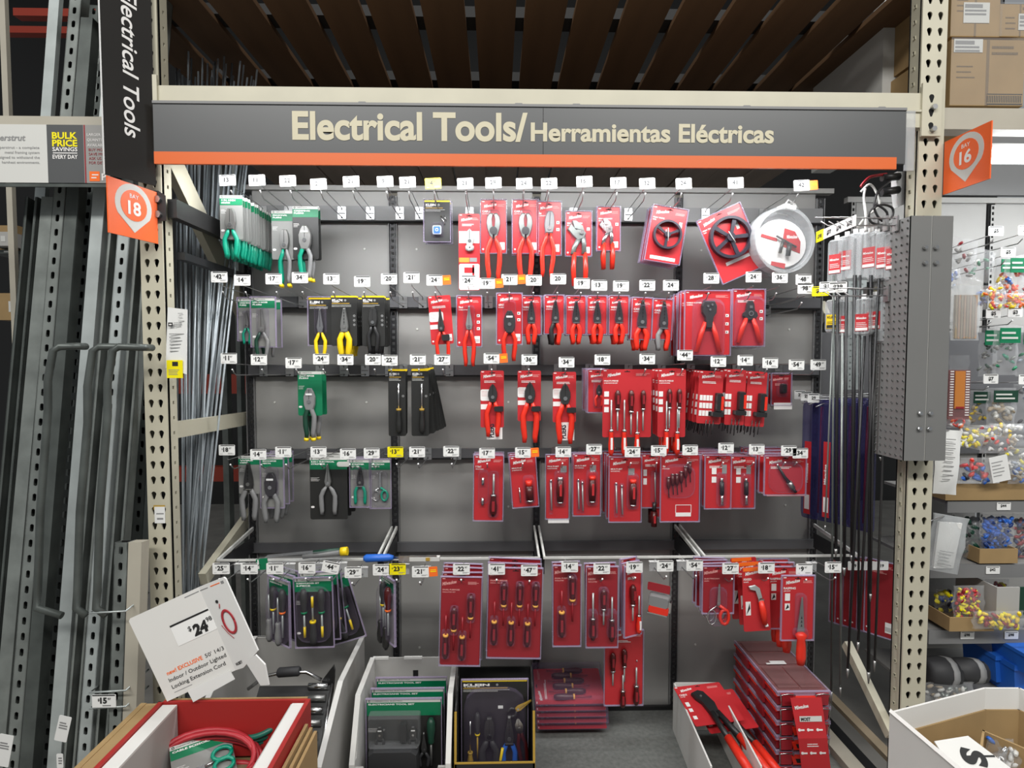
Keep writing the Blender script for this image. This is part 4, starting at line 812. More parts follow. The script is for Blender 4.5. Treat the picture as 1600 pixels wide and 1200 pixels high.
t = pack('packaged_insulated_screwdrivers', .188, .322, 'deep', [insul([(-.040, -.130, True), (.016, -.130, True), (.072, -.130, True), (-.072, -.185, False), (-.012, -.187, False), (.046, -.190, False)])], title=('DUAL PURPOSE', 'INSULATED SET'), foot=False, d=.032)
place(t, 806, 888, 2.01, 'wide dark red pack of six orange-collared insulated screwdrivers', n=3, dy=.05, phrase='on its hook', roll=1.5)
t = pack('packaged_insulated_screwdrivers', .096, .290, 'deep', [insul([(.018, -.120, True), (-.020, -.160, False)], 1.08)], title=('DUAL PURPOSE', 'INSULATED'), foot=False, d=.032)
place(t, 886, 884, 2.02, 'narrow dark red pack of two orange-collared screwdrivers below the $14 tag', n=2, dy=.04, phrase='on its hook')
t = pack('packaged_insulated_screwdrivers', .110, .290, 'deep', [many_sd([(-.034, -.18, False, .17, .08, .012, 'handle_dark'), (.004, -.15, True, .13, .075, .012, 'handle_dark'), (.034, -.185, False, .16, .08, .012, 'handle_dark')]), lambda t: [(-.034, -.2, .035, .1), (.004, -.12, .035, .1), (.034, -.2, .035, .1)]], title=('1000V', 'INSULATED'), foot=False, d=.032)
place(t, 941, 886, 2.02, 'dark red pack marked 1000V with three drivers and a silver tip', n=2, dy=.04, phrase='on its hook')
t = pack('packaged_multi_driver', .072, .255, 'red', [many_sd([(-.008, -.14, True, .13, .075, .012, 'handle_dark'), (.020, -.18, False, .14, .07, .010, 'tool_red')])], foot=False)
place(t, 989, 884, 2.04, 'slim red pack with folded driver turned sideways', n=3, dy=.035, phrase='on its hook', yaw=25)
t = pack('packaged_insulated_screwdrivers', .150, .300, 'red', [many_sd([(-.045, -.16, True, .13, .075, .012, 'handle_dark'), (.0, -.14, True, .13, .07, .012, 'handle_dark'), (-.005, -.235, False, .13, .07, .012, 'handle_dark'), (.048, -.215, False, .15, .08, .013, 'handle_dark')])], foot=False, d=.032)
lh = thing('display_hook', 'untagged wire hook low on the wall holding the lowest red pack', 'display hook', P(975, 988, YB-.017)); child_ = G().m('wire').prism(rect(.034, .052, .003, 2), -.004, .012).build('back_plate', lh); G().m('wire').tube([(0, -.004, 0), (0, -.24, .0)], .0022, 6).build('prong', lh)
place(t, 975, 985, 2.22, 'tall red pack of four drivers hanging lowest, almost touching the base shelf')
# tape measures on a card
p = P(1030, 938, 2.03); t = thing('tape_measure', 'black, silver and red tape measure hanging below the bottom row tags', 'tape measure', p); t.rotation_euler = (0, math.radians(4), math.radians(-25))
G().m('tool_grey').prism(rect(.075, .040, .010, 3), -.02, .02, .1).build('case', t); G().m('tool_red').prism(rect(.070, .024, .006, 2, .002, -.030), -.021, .021).m('chrome').box(-.036, .034, -.022, .022, -.046, -.042).build('base', t); G().m('chrome').prism(rect(.012, .040, .004, 2, .038, -.015), -.012, .012).build('hook_tip', t)
G().m('red_dark').prism(rect(.08, .03, .004, 2, -.005, .045), -.001, .001).build('hang_card', t)
t = pack('packaged_scissors', .110, .170, 'deep', [scis(('c', 'tool_red'), 1, 1.35, -.135)], title=('ELECTRICIAN', 'SNIPS'), foot=False)
place(t, 1122, 885, 2.04, 'eight-sided dark red pack with steel snips, one red finger loop', n=4, dy=.03, phrase='on its hook')
def knife(t):
    g = G().m('galv_light').prism([(-.030, -.066), (-.006, -.062), (.010, -.075), (.018, -.11), (.004, -.115), (-.006, -.082), (-.026, -.076)], -.012, -.006, .06).build('hooked_blade', t)
    G().m('chrome').box(.002, .022, -.014, -.004, -.124, -.113).m('tool_red').tube([(.012, -.012, -.12), (.018, -.014, -.16), (.022, -.014, -.205)], [.009, .012, .009], 10, .8).m('white').tube([(.024, -.012, -.212), (.034, -.012, -.21)], .005, 8).build('knife_handle', t)
    G().m('white_ink').box(-.040, -.022, -.002, -.001, -.175, -.125).m('ink').prism([(-.038, -.172), (-.024, -.15), (-.026, -.13)], -.0026, -.002).m('tag_orange').box(-.045, .030, -.002, -.001, -.014, -.001).build('card_print', t); return []
t = pack('packaged_knife', .098, .235, 'red', [knife], bl=False, title=('FIXED', 'KNIFE'), foot=False)
place(t, 1180, 886, 2.02, 'bright red card with hooked cable knife and orange top band', n=3, dy=.05, roll=-3, phrase='on its hook')
def saw(t):
    g = G().m('galv').prism([(.010, -.075), (.014, -.072), (.022, -.200), (-.004, -.200)], -.010, -.007)
    g.m('dark_gap')
    for k in range(3): g.prism([(.008, -.15-.014*k), (.014, -.15-.014*k), (.011, -.14-.014*k)], -.0104, -.010)
    b = g.build('saw_blade', t)
    G().m('tool_red').tube([(.008, -.012, -.196), (.008, -.014, -.206), (.008, -.015, -.222), (.008, -.016, -.25), (.008, -.016, -.285), (.008, -.016, -.312)], [.010, .022, .014, .0165, .0175, .013], 12, .75).build('saw_handle', t)
    G().m('white_ink').box(-.046, -.028, -.002, -.001, -.088, -.062).box(-.046, -.028, -.002, -.001, -.122, -.098).m('ink').prism([(-.044, -.12), (-.031, -.112), (-.036, -.1)], -.0025, -.002).build('card_print', t)
    return [(.008, -.20, .05, .03), (.008, -.13, .035, .14)]
t = pack('packaged_jab_saw', .112, .228, 'red', [saw], title=('RASPING', 'JAB SAW'), foot=False)
place(t, 1247, 900, 1.98, 'red pack with a pointed jab saw, orange-red handle over the organizers', n=1)
place(dup(t), 1225, 886, 2.07, 'red pack with a jab saw partly hidden behind the front one', n=3, dy=.04, phrase='on its hook')
# tools lying on the white bar
zs = P(520, 868, 2.09).z
t = thing('solder_sucker', 'green and grey desoldering pump with a yellow collar lying on the left hook bar', 'desoldering pump', (P(490, 868, 2.10).x, 2.10, zs)); t.rotation_euler = (0, math.radians(-5), 0)
G().m('tool_grey').tube([(-.04, 0, -.004), (.10, 0, .0)], [.008, .012], 10).build('barrel', t); G().m('green_dark').tube([(.0, 0, .009), (.10, 0, .010)], .007, 8).build('green_grip', t); G().m('tool_yellow').tube([(.10, 0, .002), (.125, 0, .002)], .016, 12).build('collar', t); G().m('clear').box(-.17, .10, -.02, .012, -.014, .012).build('clear_sleeve', t); G().m('green').box(-.20, -.16, -.025, -.02, -.03, .01).m('white_ink').box(-.195, -.19, -.026, -.025, -.025, .008).build('header_card', t)
t = thing('combination_wrench_set', 'blue-handled silver tool lying on the hook bar by the yellow tag', 'hand tool', P(615, 872, 2.10))
G().m('blue').tube([(-.11, 0, 0), (-.10, 0, 0), (-.02, 0, .002), (.0, 0, .002)], [.008, .015, .014, .008], 10).build('blue_grip', t); G().m('chrome').tube([(0, 0, .002), (.12, 0, .004)], .006, 8).box(.02, .16, -.012, -.008, -.010, .012).build('blade', t); G().m('off_white').box(.06, .17, -.014, .01, -.008, .006).m('gold').box(.12, .135, -.016, -.014, -.006, .006).build('label_sleeve', t)
# ================================================================ left aisle: strut channels, threaded rods, wire guard
SZ = lambda i, j: [(.006, -.010), (.0065, 0), (.006, .010), (0, .013), (-.006, .010), (-.0065, 0), (-.006, -.010), (0, -.013)]
def strut_mesh(kind, m, L):
    n = int(L/.05); g = G().m(m); w = .0206
    if kind == 'slot':
        g.plate(2*w, n*.05, 1, n, SZ, .003, 0, -w, 0); g.box(-w, -w+.003, 0, .041, 0, n*.05).box(w-.003, w, 0, .041, 0, n*.05).m('dark_gap').box(-w+.004, w-.004, .030, .033, 0, n*.05)
    elif kind == 'open':
        g.box(-w, -w+.009, 0, .003, 0, n*.05).box(w-.009, w, 0, .003, 0, n*.05).box(-w, -w+.003, 0, .041, 0, n*.05).box(w-.003, w, 0, .041, 0, n*.05).m('galv_dark').box(-w, w, .038, .041, 0, n*.05)
    else: g.box(-w, w, 0, .041, 0, n*.05)
    return g
STM = {}
def strut(px, yb, Y, kind, m, L, label, lean=.115, z0=.12, roll=0.):
    k = (kind, m, L)
    p = P(px, yb, Y); z = p.z
    if k not in STM: o = strut_mesh(*k).build('strut_channel'); STM[k] = o.data
    else: o = bpy.data.objects.new('strut_channel', STM[k]); C.objects.link(o)
    a = lean; o.rotation_euler = (-a, math.radians(roll), 0); o.location = (p.x, Y-(z-z0)*math.tan(a), z0)
    tag(o, label, 'strut channel', 'strut channels leaning at left'); return o
TY = {'slot': 'slotted', 'open': 'open-sided', 'plain': 'solid-backed'}
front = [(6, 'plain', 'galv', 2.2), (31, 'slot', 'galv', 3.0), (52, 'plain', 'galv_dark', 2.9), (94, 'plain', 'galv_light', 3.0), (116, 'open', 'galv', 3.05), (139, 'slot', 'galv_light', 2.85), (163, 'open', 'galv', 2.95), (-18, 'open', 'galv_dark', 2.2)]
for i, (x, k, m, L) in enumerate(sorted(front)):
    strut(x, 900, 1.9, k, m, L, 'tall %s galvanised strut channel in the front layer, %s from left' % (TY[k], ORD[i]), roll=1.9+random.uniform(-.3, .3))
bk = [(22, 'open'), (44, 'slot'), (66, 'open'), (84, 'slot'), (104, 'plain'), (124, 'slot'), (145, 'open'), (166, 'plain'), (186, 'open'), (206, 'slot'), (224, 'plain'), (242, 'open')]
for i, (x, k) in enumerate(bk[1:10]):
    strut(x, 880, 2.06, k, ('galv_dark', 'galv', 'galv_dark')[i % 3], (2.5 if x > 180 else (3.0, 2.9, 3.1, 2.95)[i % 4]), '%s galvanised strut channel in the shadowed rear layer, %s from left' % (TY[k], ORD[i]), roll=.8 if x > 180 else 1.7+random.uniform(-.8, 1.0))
strut(184, 1000, 1.80, 'slot', 'galv', 1.05, 'short slotted strut channel with its cut top beside the left post', lean=.10)
strut(206, 1000, 1.80, 'plain', 'beige', 1.05, 'short pale strut channel with its cut top nearest the left post', lean=.10)
# strip leaning brightly at the top left
p = P(72, 170, 2.15)
tag(G().m('galv_light').box(-.018, .018, 0, .02, -1.2, 1.2).build('metal_strip', None, p), 'bright flat metal strip standing above the strut sign at top left', 'metal strip').rotation_euler = (-.06, math.radians(3.5), 0)
p = P(9, 170, 2.5); tag(G().m('beige').box(-.012, .012, 0, .02, -2.9, 1.2).build('frame_post', None, p), 'thin pale post at the far left edge', 'post')
# threaded rods
random.seed(11); rm = {}
for i in range(30):
    xb = 279+36*((i*7) % 30)/30; xt = 276+127*i/30+random.uniform(-4, 4); yt = random.uniform(80, 128)
    a, c = P(xb, 980, 2.16+random.uniform(-.04, .04)), P(xt, yt, 2.45+random.uniform(0, .1)); a2 = a+(a-c).normalized()*.25
    o = G().m('rod' if i % 3 else 'rod_dark').tube([(0, 0, 0), c-a2], .0042, 6).build('threaded_rod', None, a2); tag(o, 'long thin steel rod leaning behind the left post', 'rod', 'long thin steel rods leaning behind the left post')
# notices and stickers
q = P(262, 480, 1.885); t = thing('paper_notice', 'white paper notice bundle with yellow label hung on the left post', 'notice', (q.x, 1.885, q.z)); wN, hN = .066, .215
G().m('paper').add([(.0, 0, 0), (wN, -.012, -.008), (wN-.002, -.02, -hN), (-.006, -.01, -hN+.02), (0, .006, 0), (wN, -.006, -.008), (wN-.002, -.014, -hN), (-.006, -.004, -hN+.02)], [(0, 3, 2, 1), (4, 5, 6, 7), (0, 1, 5, 4), (1, 2, 6, 5), (2, 3, 7, 6), (3, 0, 4, 7)]).build('paper_sheets', t)
g = G().m('grey_ink'); g.T = Matrix.Translation((0, -.0155, 0)) @ Matrix.Rotation(.02, 4, 'X')
for i in range(6): lines(g, .010, -.085-.011*i, .05, 1, .01, .003, 0, i)
g.m('ink').box(.008, .022, 0, .001, -.062, -.050).m('white_ink').box(.011, .019, -.0005, 0, -.058, -.054).m('grey_ink'); lines(g, .026, -.05, .03, 3, .005, .002, 0, 9); lines(g, .040, -.02, .02, 3, .012, .002, 0, 3); g.build('notice_print', t)
g = G().m('tag_yellow').box(.004, .054, -.022, -.020, -hN-.012, -hN+.045).m('ink').box(.022, .040, -.0225, -.022, -hN+.026, -hN+.040); g.m('grey_ink'); lines(g, .010, -hN+.015, .034, 4, .005, .002, -.0226, 2); g.build('yellow_label', t)
for (x0, y0, x1, y1, r, lb) in ((93, 1117, 114, 1157, -14, 'crumpled white barcode label taped to a channel at lower left'), (0, 1146, 24, 1196, -12, 'clear plastic wrapped label in the lower left corner'), (88, 1178, 99, 1200, 0, 'small white label low on a channel by the bottom edge')):
    a, c = P(x0, y0, 1.72), P(x1, y1, 1.72); w_, h_ = c.x-a.x, a.z-c.z
    g = G().m('paper').prism(rect(w_, h_, .003, 2, w_/2, -h_/2), 0, .001).m('grey_ink'); lines(g, .006, -h_*.25, w_*.7, 3, .008, .004, -.001, 4)
    o = tag(g.build('barcode_label', None, a), lb, 'label'); o.rotation_euler.y = math.radians(-r)
Yg = 1.76; t = thing('wire_guard', 'thin grey wire guard around the short channels with a $15 tag', 'wire guard', P(140, 957, Yg)); o0 = P(140, 957, Yg)
g = G().m('galv_light')
for (ya, yb2) in ((957, 938), (1081, 1058), (1106, 1084)):
    g2 = [P(232, yb2-12, Yg+.16), P(196, ya-2, Yg), P(140, ya+1, Yg), P(172, ya-22, Yg+.3)]
    G().m('galv_light').tube([v-o0 for v in g2], .0028, 6).build('wire', t)
q = P(163, 1095, Yg-.004)-o0
g = G().m('tag_white').prism(rect(.072, .040, .002, 2, q.x, q.z), q.y-.002, q.y).m('ink').box(q.x-.034, q.x+.034, q.y-.003, q.y-.002, q.z+.017, q.z+.02).text('$', q.x-.018, q.z+.001, h=.008, y=q.y-.003, bold=.03).text('15', q.x-.011, q.z-.006, h=.018, y=q.y-.003, bold=.05).text('97', q.x+.012, q.z+.004, h=.007, y=q.y-.003, bold=.02).m('grey_ink'); lines(g, q.x-.004, q.z-.012, .034, 1, .004, .003, q.y-.003, 3)
g.build('price_tag', t)
# dim stock at the far left edge
for i, (x0, y0, x1, y1, Y, m, lb) in enumerate(((-20, 352, 28, 392, 3.2, 'cardboard', 'brown carton on the far left shelf, upper one'), (-20, 362, 16, 384, 3.1, 'box_grey', 'small grey box in front of the upper left carton'), (-10, 458, 30, 500, 3.2, 'cardboard', 'brown carton on the far left shelf, lower one'), (-20, 390, 24, 396, 3.15, 'galv_dark', 'dim grey shelf edge at the far left'))):
    a, c = P(x0, y0, Y), P(x1, y1, Y); tag(G().m(m).box(0, c.x-a.x, 0, .2, c.z-a.z, 0).m('off_white').box((c.x-a.x)*.6, (c.x-a.x)*.8, -.002, 0, (c.z-a.z)*.7, (c.z-a.z)*.3).build('carton' if m != 'galv_dark' else 'shelf_board', None, a), lb, 'box' if m != 'galv_dark' else 'shelf')
# ================================================================ right wing: grey post cover with its pegboard side and side hooks
a, c = P(1424, 337, 1.83), P(1490, 337, 1.83); zb_ = P(1411, 720, 1.83).z; XW0, XW1 = a.x, c.x; wW, hW = c.x-a.x, a.z-zb_
t = thing('post_cover', 'tall grey metal cover box with bolts and perforated side around the right post', 'cover', (XW0, 1.83, zb_))
G().m('wing').box(0, wW*.49, 0, .006, 0, hW).build('front_left_panel', t); G().m('wing').box(wW*.51, wW, 0, .006, 0, hW).m('off_white').box(wW*.49, wW*.51, .002, .006, 0, hW).build('front_right_panel', t)
G().m('wing').box(wW-.004, wW, .006, .10, 0, hW).build('right_side', t)
dh = [(.0035*math.cos(k*math.pi/4+.4), .0035*math.sin(k*math.pi/4+.4)) for k in range(8)]
nz = int(hW/.0245); o = G().m('wing').plate(.18, hW, 7, nz, lambda i, j: dh, .003).build('perforated_side', t); o.rotation_euler.z = math.radians(90); o.location = (0, .0, 0); o.location.x = .0
G().m('dark_gap').box(.012, .014, .02, .07, 0, hW).build('inner_lining', t)
for (x, y) in ((1448, 386), (1465, 386), (1448, 410), (1465, 410), (1440, 646), (1456, 646), (1439, 670), (1454, 670)):
    q = P(x, y, 1.82)-Vector((XW0, 1.83, zb_)); G().m('chrome').disc(q.x, q.z, .0075, -.010, -.001, 8, .2).build('bolt', t)
for i, x in enumerate((1332, 1348)):
    q = P(x, 430, 2.28); n = int((q.z-P(x, 615, 2.28).z)/.024)
    tag(G().m('galv_light').plate(.034, n*.024, 1, n, lambda i, j: dh, .002, 0, -.017, -n*.024).box(-.017, .017, .012, .014, -n*.024, 0).build('perforated_strip', None, q), 'pale perforated metal strip behind the long drill bits, '+('left', 'right')[i]+' of two', 'metal strip')
XH = XW0
def side_hook(Y, py, L, label, k):
    z = P(1400, py, Y).z
    t = thing('side_hook', label, 'display hook', (XH-.002, Y, z), 'side hooks on the perforated cover')
    G().m('wire').tube([(0, 0, 0), (-L*.85, 0, -.002), (-L, 0, .012)], .0022, 6).build('prong', t); G().m('wire').tube([(0, 0, .022), (-L-.02, 0, .026)], .0018, 6).build('label_arm', t); G().m('wire').box(-.006, 0, -.012, .012, -.02, .03).build('back_plate', t)
for i, (Y, pr) in enumerate(((2.045, '98'), (1.995, '77'), (1.945, '74'), (1.895, '39'))):
    side_hook(Y, 352, .17, 'upper side hook on the perforated cover, %s from the back' % ORD[i], i)
for i, Y in enumerate((2.04, 1.98, 1.93)): side_hook(Y, 462, .15, 'middle side hook on the perforated cover, %s from the back' % ORD[i], i)
# slanted strip of price tags
g = G().m('tag_white').box(0, .27, -.001, .001, -.018, .018).m('tag_yellow').box(0, .055, -.002, .0, -.020, .020).m('ink')
for k, s_ in enumerate(('98', '77', '74', '39')): g.text('$'+s_, .012+.068*k, -.008, h=.015, y=-.0025, bold=.04)
p = P(1276, 371, 2.14); t = tag(g.build('price_strip', None, p), 'slanting strip of price labels, yellow first, at the ends of side hooks', 'price strip'); d = P(1330, 349, 1.90)-p; t.rotation_euler.z = math.atan2(d.y, d.x)
for (x, y, c_, pr, Y) in ((1282, 455, 'yellow', '98', 2.12), (1309, 449, 'white', '39', 1.98), (1294, 448, 'white', '12', 2.05)):
    g = G().m('tag_'+c_).prism(rect(.056, .036, .003, 2), -.001, .001).m('ink').text('$'+pr, 0, -.005, h=.014, align='c', y=-.0016, bold=.04).box(-.024, .024, -.0016, -.001, .013, .016); g.m('grey_ink'); lines(g, 0, -.011, .02, 1, .003, .002, -.0016, 3)
    o = tag(g.build('price_tag_card', None, P(x, y, Y)), {1282: 'yellow price card at the end of the middle side hooks', 1309: 'white price card under the clear bit packs', 1294: 'small white price card behind the yellow one'}[x], 'price card'); o.rotation_euler.z = math.radians(-25)
# clear bit packs facing left
def bitpack(h=.165, lab='red', lz=-.09, lh=.07):
    t = thing('packaged_drill_bit', None, None); G().m('frosted').prism(rect(.060, h, .010, 3, 0, -h/2), -.010, .010, .08).build('clear_case', t)
    if lab: 
        g = G().m(lab).box(-.022, .022, -.0115, -.0102, lz-lh/2, lz+lh/2).m('white_ink' if lab == 'red' else 'ink').text('Milwaukee' if lab == 'red' else 'KLEIN', -.018, lz+.012, h=.008, w=.034, y=-.0122, bold=.03).box(-.020, .020, -.0125, -.0115, lz-lh/2+.002, lz-lh/2+.012); lines(g, -.018, lz, .036, 3, .006, .002, -.0122, 5); g.build('paper_label', t)
    G().m('steel_dark').tube([(0, 0, -.02), (0, 0, -h+.01)], .004, 6).build('drill_bit', t); G().m('white').box(-.008, .008, -.002, .002, -.002, .014).build('hang_tab', t); return t
BP = bitpack(); BN = bitpack(lab=None); BY = bitpack(.12, 'yellow', -.08, .05); BR = bitpack(.13, 'red', -.085, .06)
for i, (x, y, Y, b_) in enumerate(((1308, 374, 2.10, BP), (1324, 368, 2.07, BP), (1337, 364, 2.04, BN), (1347, 364, 2.03, BN), (1361, 362, 2.0, BP), (1371, 364, 1.98, BN), (1384, 361, 1.95, BP), (1399, 362, 1.92, BP))):
    place(b_ if b_.name not in USED else dup(b_), x, y, Y, 'clear cased drill bit on the upper side hooks, %s from left' % ORD[i], yaw=-62, group='clear cased drill bits, upper')
for i, (x, y, Y, b_) in enumerate(((1304, 468, 2.08, BY), (1317, 470, 2.06, BR), (1350, 466, 2.0, BR), (1368, 462, 1.98, BR), (1385, 460, 1.95, BN))):
    place(b_ if b_.name not in USED else dup(b_), x, y, Y, 'clear cased drill bit on the middle side hooks, %s from left' % ORD[i], yaw=-60, group='clear cased drill bits, middle')
rods = [(1301, 520, 1289, 830, 'galv', .003), (1303, 430, 1299, 1100, 'galv_dark', .004), (1309, 440, 1306, 870, 'black', .0055), (1316, 520, 1313, 1090, 'galv', .004), (1323, 440, 1319, 900, 'black', .0055), (1336, 430, 1331, 880, 'black', .0065), (1344, 430, 1341, 1000, 'black', .004), (1351, 525, 1324, 1060, 'black', .0045), (1361, 430, 1357, 1068, 'black', .0055), (1367, 520, 1360, 940, 'steel_dark', .004), (1374, 430, 1340, 1020, 'black', .0045), (1383, 510, 1376, 720, 'black', .005), (1391, 430, 1366, 1050, 'steel_dark', .004)]
for i, (x0, y0, x1, y1, m, r) in enumerate(rods):
    Y = 2.08-.012*i; A, B = P(x0, y0, Y), P(x1, y1, Y+.01)
    t = thing('long_drill_bit', 'long flexible %s drill bit hanging at right, %s from left' % ({'rod': 'bluish', 'steel': 'silver', 'galv': 'grey', 'galv_dark': 'dull grey', 'black': 'black', 'steel_dark': 'dark grey'}[m], ORD[i]), 'drill bit', A, 'long drill bits hanging at right')
    G().m(m).tube([(0, 0, 0), (B-A)*.97], r, 7).build('shaft', t); G().m('steel').tube([(B-A)*.97, B-A], [r*1.4, r*.4], 6).build('tip', t)
# long blue-tinted packs
t = thing('packaged_long_bit', None, None); G().m('tube').prism(rect(.062, .49, .010, 3, 0, -.245), -.012, .012, .08).build('tinted_case', t); G().m('red_dark').tube([(.006, 0, -.03), (.0, 0, -.46)], .006, 6).build('bit', t)
t2 = thing('packaged_long_bit', None, None); G().m('tube').prism(rect(.062, .49, .010, 3, 0, -.245), -.012, .012, .08).build('tinted_case', t2); G().m('red').box(-.016, .012, -.014, -.0125, -.47, -.17).m('white_ink').box(-.012, .008, -.015, -.014, -.45, -.39).text('Milwaukee', 0, -.34, h=.012, w=.08, y=-.0148, bold=.03, rot=math.pi/2).build('paper_label', t2)
for i, (x, y, Y) in enumerate(((1268, 625, 2.33), (1283, 624, 2.28), (1298, 623, 2.23), (1314, 622, 2.18), (1328, 622, 2.14), (1342, 622, 2.10), (1355, 622, 2.06))):
    b_ = t2 if i in (0, 2) else t
    place(b_ if b_.name not in USED else dup(b_), x, y, Y, 'long blue-purple tinted pack with %s, %s from left' % ('red label' if i in (0, 2) else 'dark red bit', ORD[i]), yaw=-58, group='long tinted bit packs')
for i, (x, y) in enumerate(((1250, 617), (1260, 619), (1271, 622))):
    g = G().m('tag_white').prism(rect(.046, .036, .003, 2), -.001, .001).m('ink').text('29', 0, -.005, h=.012, align='c', y=-.0016, bold=.04).box(-.02, .02, -.0016, -.001, .013, .016)
    tt = thing('display_hook', 'low side hook with white tag above the tinted packs, %s from left' % ORD[i], 'display hook', P(x, y, 2.32-.04*i)); g.build('price_tag', tt); q = P(1395, y-3+2*i, 2.30-.05*i)-tt.location
    G().m('wire').tube([(0, 0, -.005), q], .002, 6).build('label_arm', tt); G().m('wire').tube([(.01, 0, -.035), (.04, 0, -.022), q+Vector((0, 0, -.03))], .0022, 6).build('prong', tt)
# dim red packs low behind the right post
tag(G().m('wire').box(0, .004, 0, .34, -.004, .004).build('hang_rail', None, (P(1335, 874, 2.2).x, 2.17, P(1335, 872, 2.2).z)), 'thin wire rail carrying the dim red packs low at right', 'rail')
t = pack('packaged_saw_blade', .10, .30, 'deep', [], foot=True)
for i, x in enumerate((1318, 1328, 1340, 1352, 1364, 1376)): place(t if i == 0 else dup(t), x, 872+i, 2.48-.05*i, 'dim dark red pack behind the long rods low at right, %s from left' % ORD[i], yaw=-50, group='dim red packs at lower right')
for i, x in enumerate((1335, 1358, 1378)):
    g = G().m('tag_white').prism(rect(.05, .034, .003, 2), -.001, .001).m('ink').text('19', 0, -.005, h=.012, align='c', y=-.0016, bold=.04); tag(g.build('price_tag_card', None, P(x, 884, 2.15)), 'dim white price card above the red packs low at right, %s from left' % ORD[i], 'price card')
# side base
a = COLS[4]+.06
t = thing('plinth', 'black base with a beige top plank beside the right post', 'base', (a, 1.98, 0)); G().m('black').box(0, XR-a-.02, 0, .55, 0, PZD-.01).build('base_box', t); G().m('tan').box(.06, .10, -.0, .9, PZD-.01, PZD+.01).m('beige').box(XR-a-.09, XR-a-.03, 0, .7, PZD-.01, PZD+.03).build('top_plank', t)
# wiring under the beam
p = P(1402, 268, 2.0); t = thing('junction_box', 'white metal electrical box with black plugs under the right end of the beam', 'electrical box', p)
G().m('white').prism([(0, 0), (.06, 0), (.06, -.10), (.01, -.12), (0, -.06)], 0, .03).build('box_body', t)
for k in range(2): G().m('black').tube([(-.06, -.01, -.025-.05*k), (.0, -.01, -.02-.045*k)], .013, 8).build('plug', t)
def cable(pts, m, r, lb, n='power_cable'):
    o = P(*pts[0]); q = [P(*k)-o for k in pts]; s = []
    for i in range(len(q)-1):
        for k in range(4):
            u = k/4; p0, p1, p2, p3 = q[max(i-1, 0)], q[i], q[i+1], q[min(i+2, len(q)-1)]
            s.append(.5*((2*p1)+(p2-p0)*u+(2*p0-5*p1+4*p2-p3)*u*u+(-p0+3*p1-3*p2+p3)*u**3))
    s.append(q[-1]); return tag(G().m(m).tube(s, r, 7).build(n, None, o), lb, 'cable')
cable([(1352, 295, 2.0), (1350, 310, 1.99), (1353, 340, 1.98), (1352, 362, 1.98)], 'white', .004, 'white cord hanging straight down under the beam end')
cable([(1345, 292, 1.98), (1352, 283, 1.98), (1362, 276, 1.98), (1385, 272, 1.99)], 'red_dark', .005, 'red wire looping from the white electrical box')
cable([(1392, 282, 1.98), (1372, 300, 1.97), (1366, 325, 1.97), (1378, 345, 1.97), (1393, 340, 1.97), (1394, 325, 1.97), (1376, 320, 1.965), (1358, 332, 1.965), (1362, 348, 1.965), (1382, 350, 1.96), (1386, 332, 1.96), (1368, 318, 1.96)], 'black', .004, 'black cable coiled above the clear bit packs')
cable([(1345, 300, 2.02), (1358, 288, 2.01), (1368, 298, 2.01), (1374, 320, 2.0), (1352, 340, 2.0), (1340, 356, 2.0)], 'off_white', .004, 'grey-white wires tangled beside the electrical box')
# ================================================================ right-hand bay
YR = 2.57; XRB = P(1320, 500, YR).x; zRT = P(1400, 312, YR).z; ups = [P(1331, 400, YR).x, P(1548, 400, YR).x, P(1548, 400, YR).x+.61]; xin = P(1455, 500, YR).x
for i in range(2):
    for j, (za, zb2) in enumerate(((zRT-.012, P(1500, 640, YR).z), (P(1500, 642, YR).z, .25))):
        tag(G().m('panel').box((xin if i == 0 else ups[i])+.02, ups[i+1]-.02, .01, .02, zb2, za).build('back_panel', None, (0, YR, 0)), 'grey back panel of the right-hand bay, %s %s' % (('upper', 'lower')[j], ('left', 'right')[i]), 'panel')
tag(G().m('panel').box(ups[0]+.02, xin+.015, .01, .02, P(1400, 440, YR).z, zRT-.012).build('back_panel', None, (0, YR, 0)), 'short grey back panel high behind the grey post cover', 'panel')
tag(G().m('panel').box(XRB, ups[2], 0, .03, -.012, .012).build('top_rail', None, (0, YR, zRT)), 'grey rail capping the back of the right-hand bay', 'rail')
for i, x in enumerate(ups[:2]):
    zlo = .25 if i else P(1400, 440, YR).z; n = int((zRT-zlo)/.0254); tag(G().m('panel').plate(.034, n*.0254, 1, n, lambda i, j: [(.005, -.007), (.005, .007), (-.005, .007), (-.005, -.007)], .003, 0, -.017, 0).m('dark_gap').box(-.014, .014, .01, .012, 0, n*.0254).build('slotted_upright', None, (x, YR-.004, zlo)), 'grey slotted upright of the right-hand bay, %s' % ('left', 'right')[i], 'upright')
tag(G().m('rail').box(XR+.05, 3.0, -.0, .01, -.55, 0).build('crossbar_board', None, (0, YR-.006, P(1500, 640, YR).z+.35)), 'dark crossbar area behind the bags of the right-hand bay', 'panel')
def shelf(y0, y1, x0, lb, prices):
    a, c = P(x0, y0, 2.2), P(1640, y1, 2.2)
    t = thing('shelf_board', lb, 'shelf', a); G().m('panel').box(0, c.x-a.x, 0, .36, -.012, 0).m('panel_frame').box(0, c.x-a.x, -.012, 0, c.z-a.z, 0).build('shelf_deck', t)
    for (x, pr) in prices:
        q = P(x, (y0+y1)/2+1, 2.18)-a; g = G().m('tag_white').prism(rect(.055, .030, .002, 2, q.x, q.z), -.016, -.014).m('ink').text('$'+pr, q.x-.002, q.z-.003, h=.011, align='c', y=-.0165, bold=.04).box(q.x-.024, q.x+.024, -.0165, -.016, q.z+.011, q.z+.013); g.build('price_tag', t)
    return a
sa = shelf(782, 799, 1477, 'upper grey shelf of the right-hand bay with a $44 tag', ((1570, '44'),))
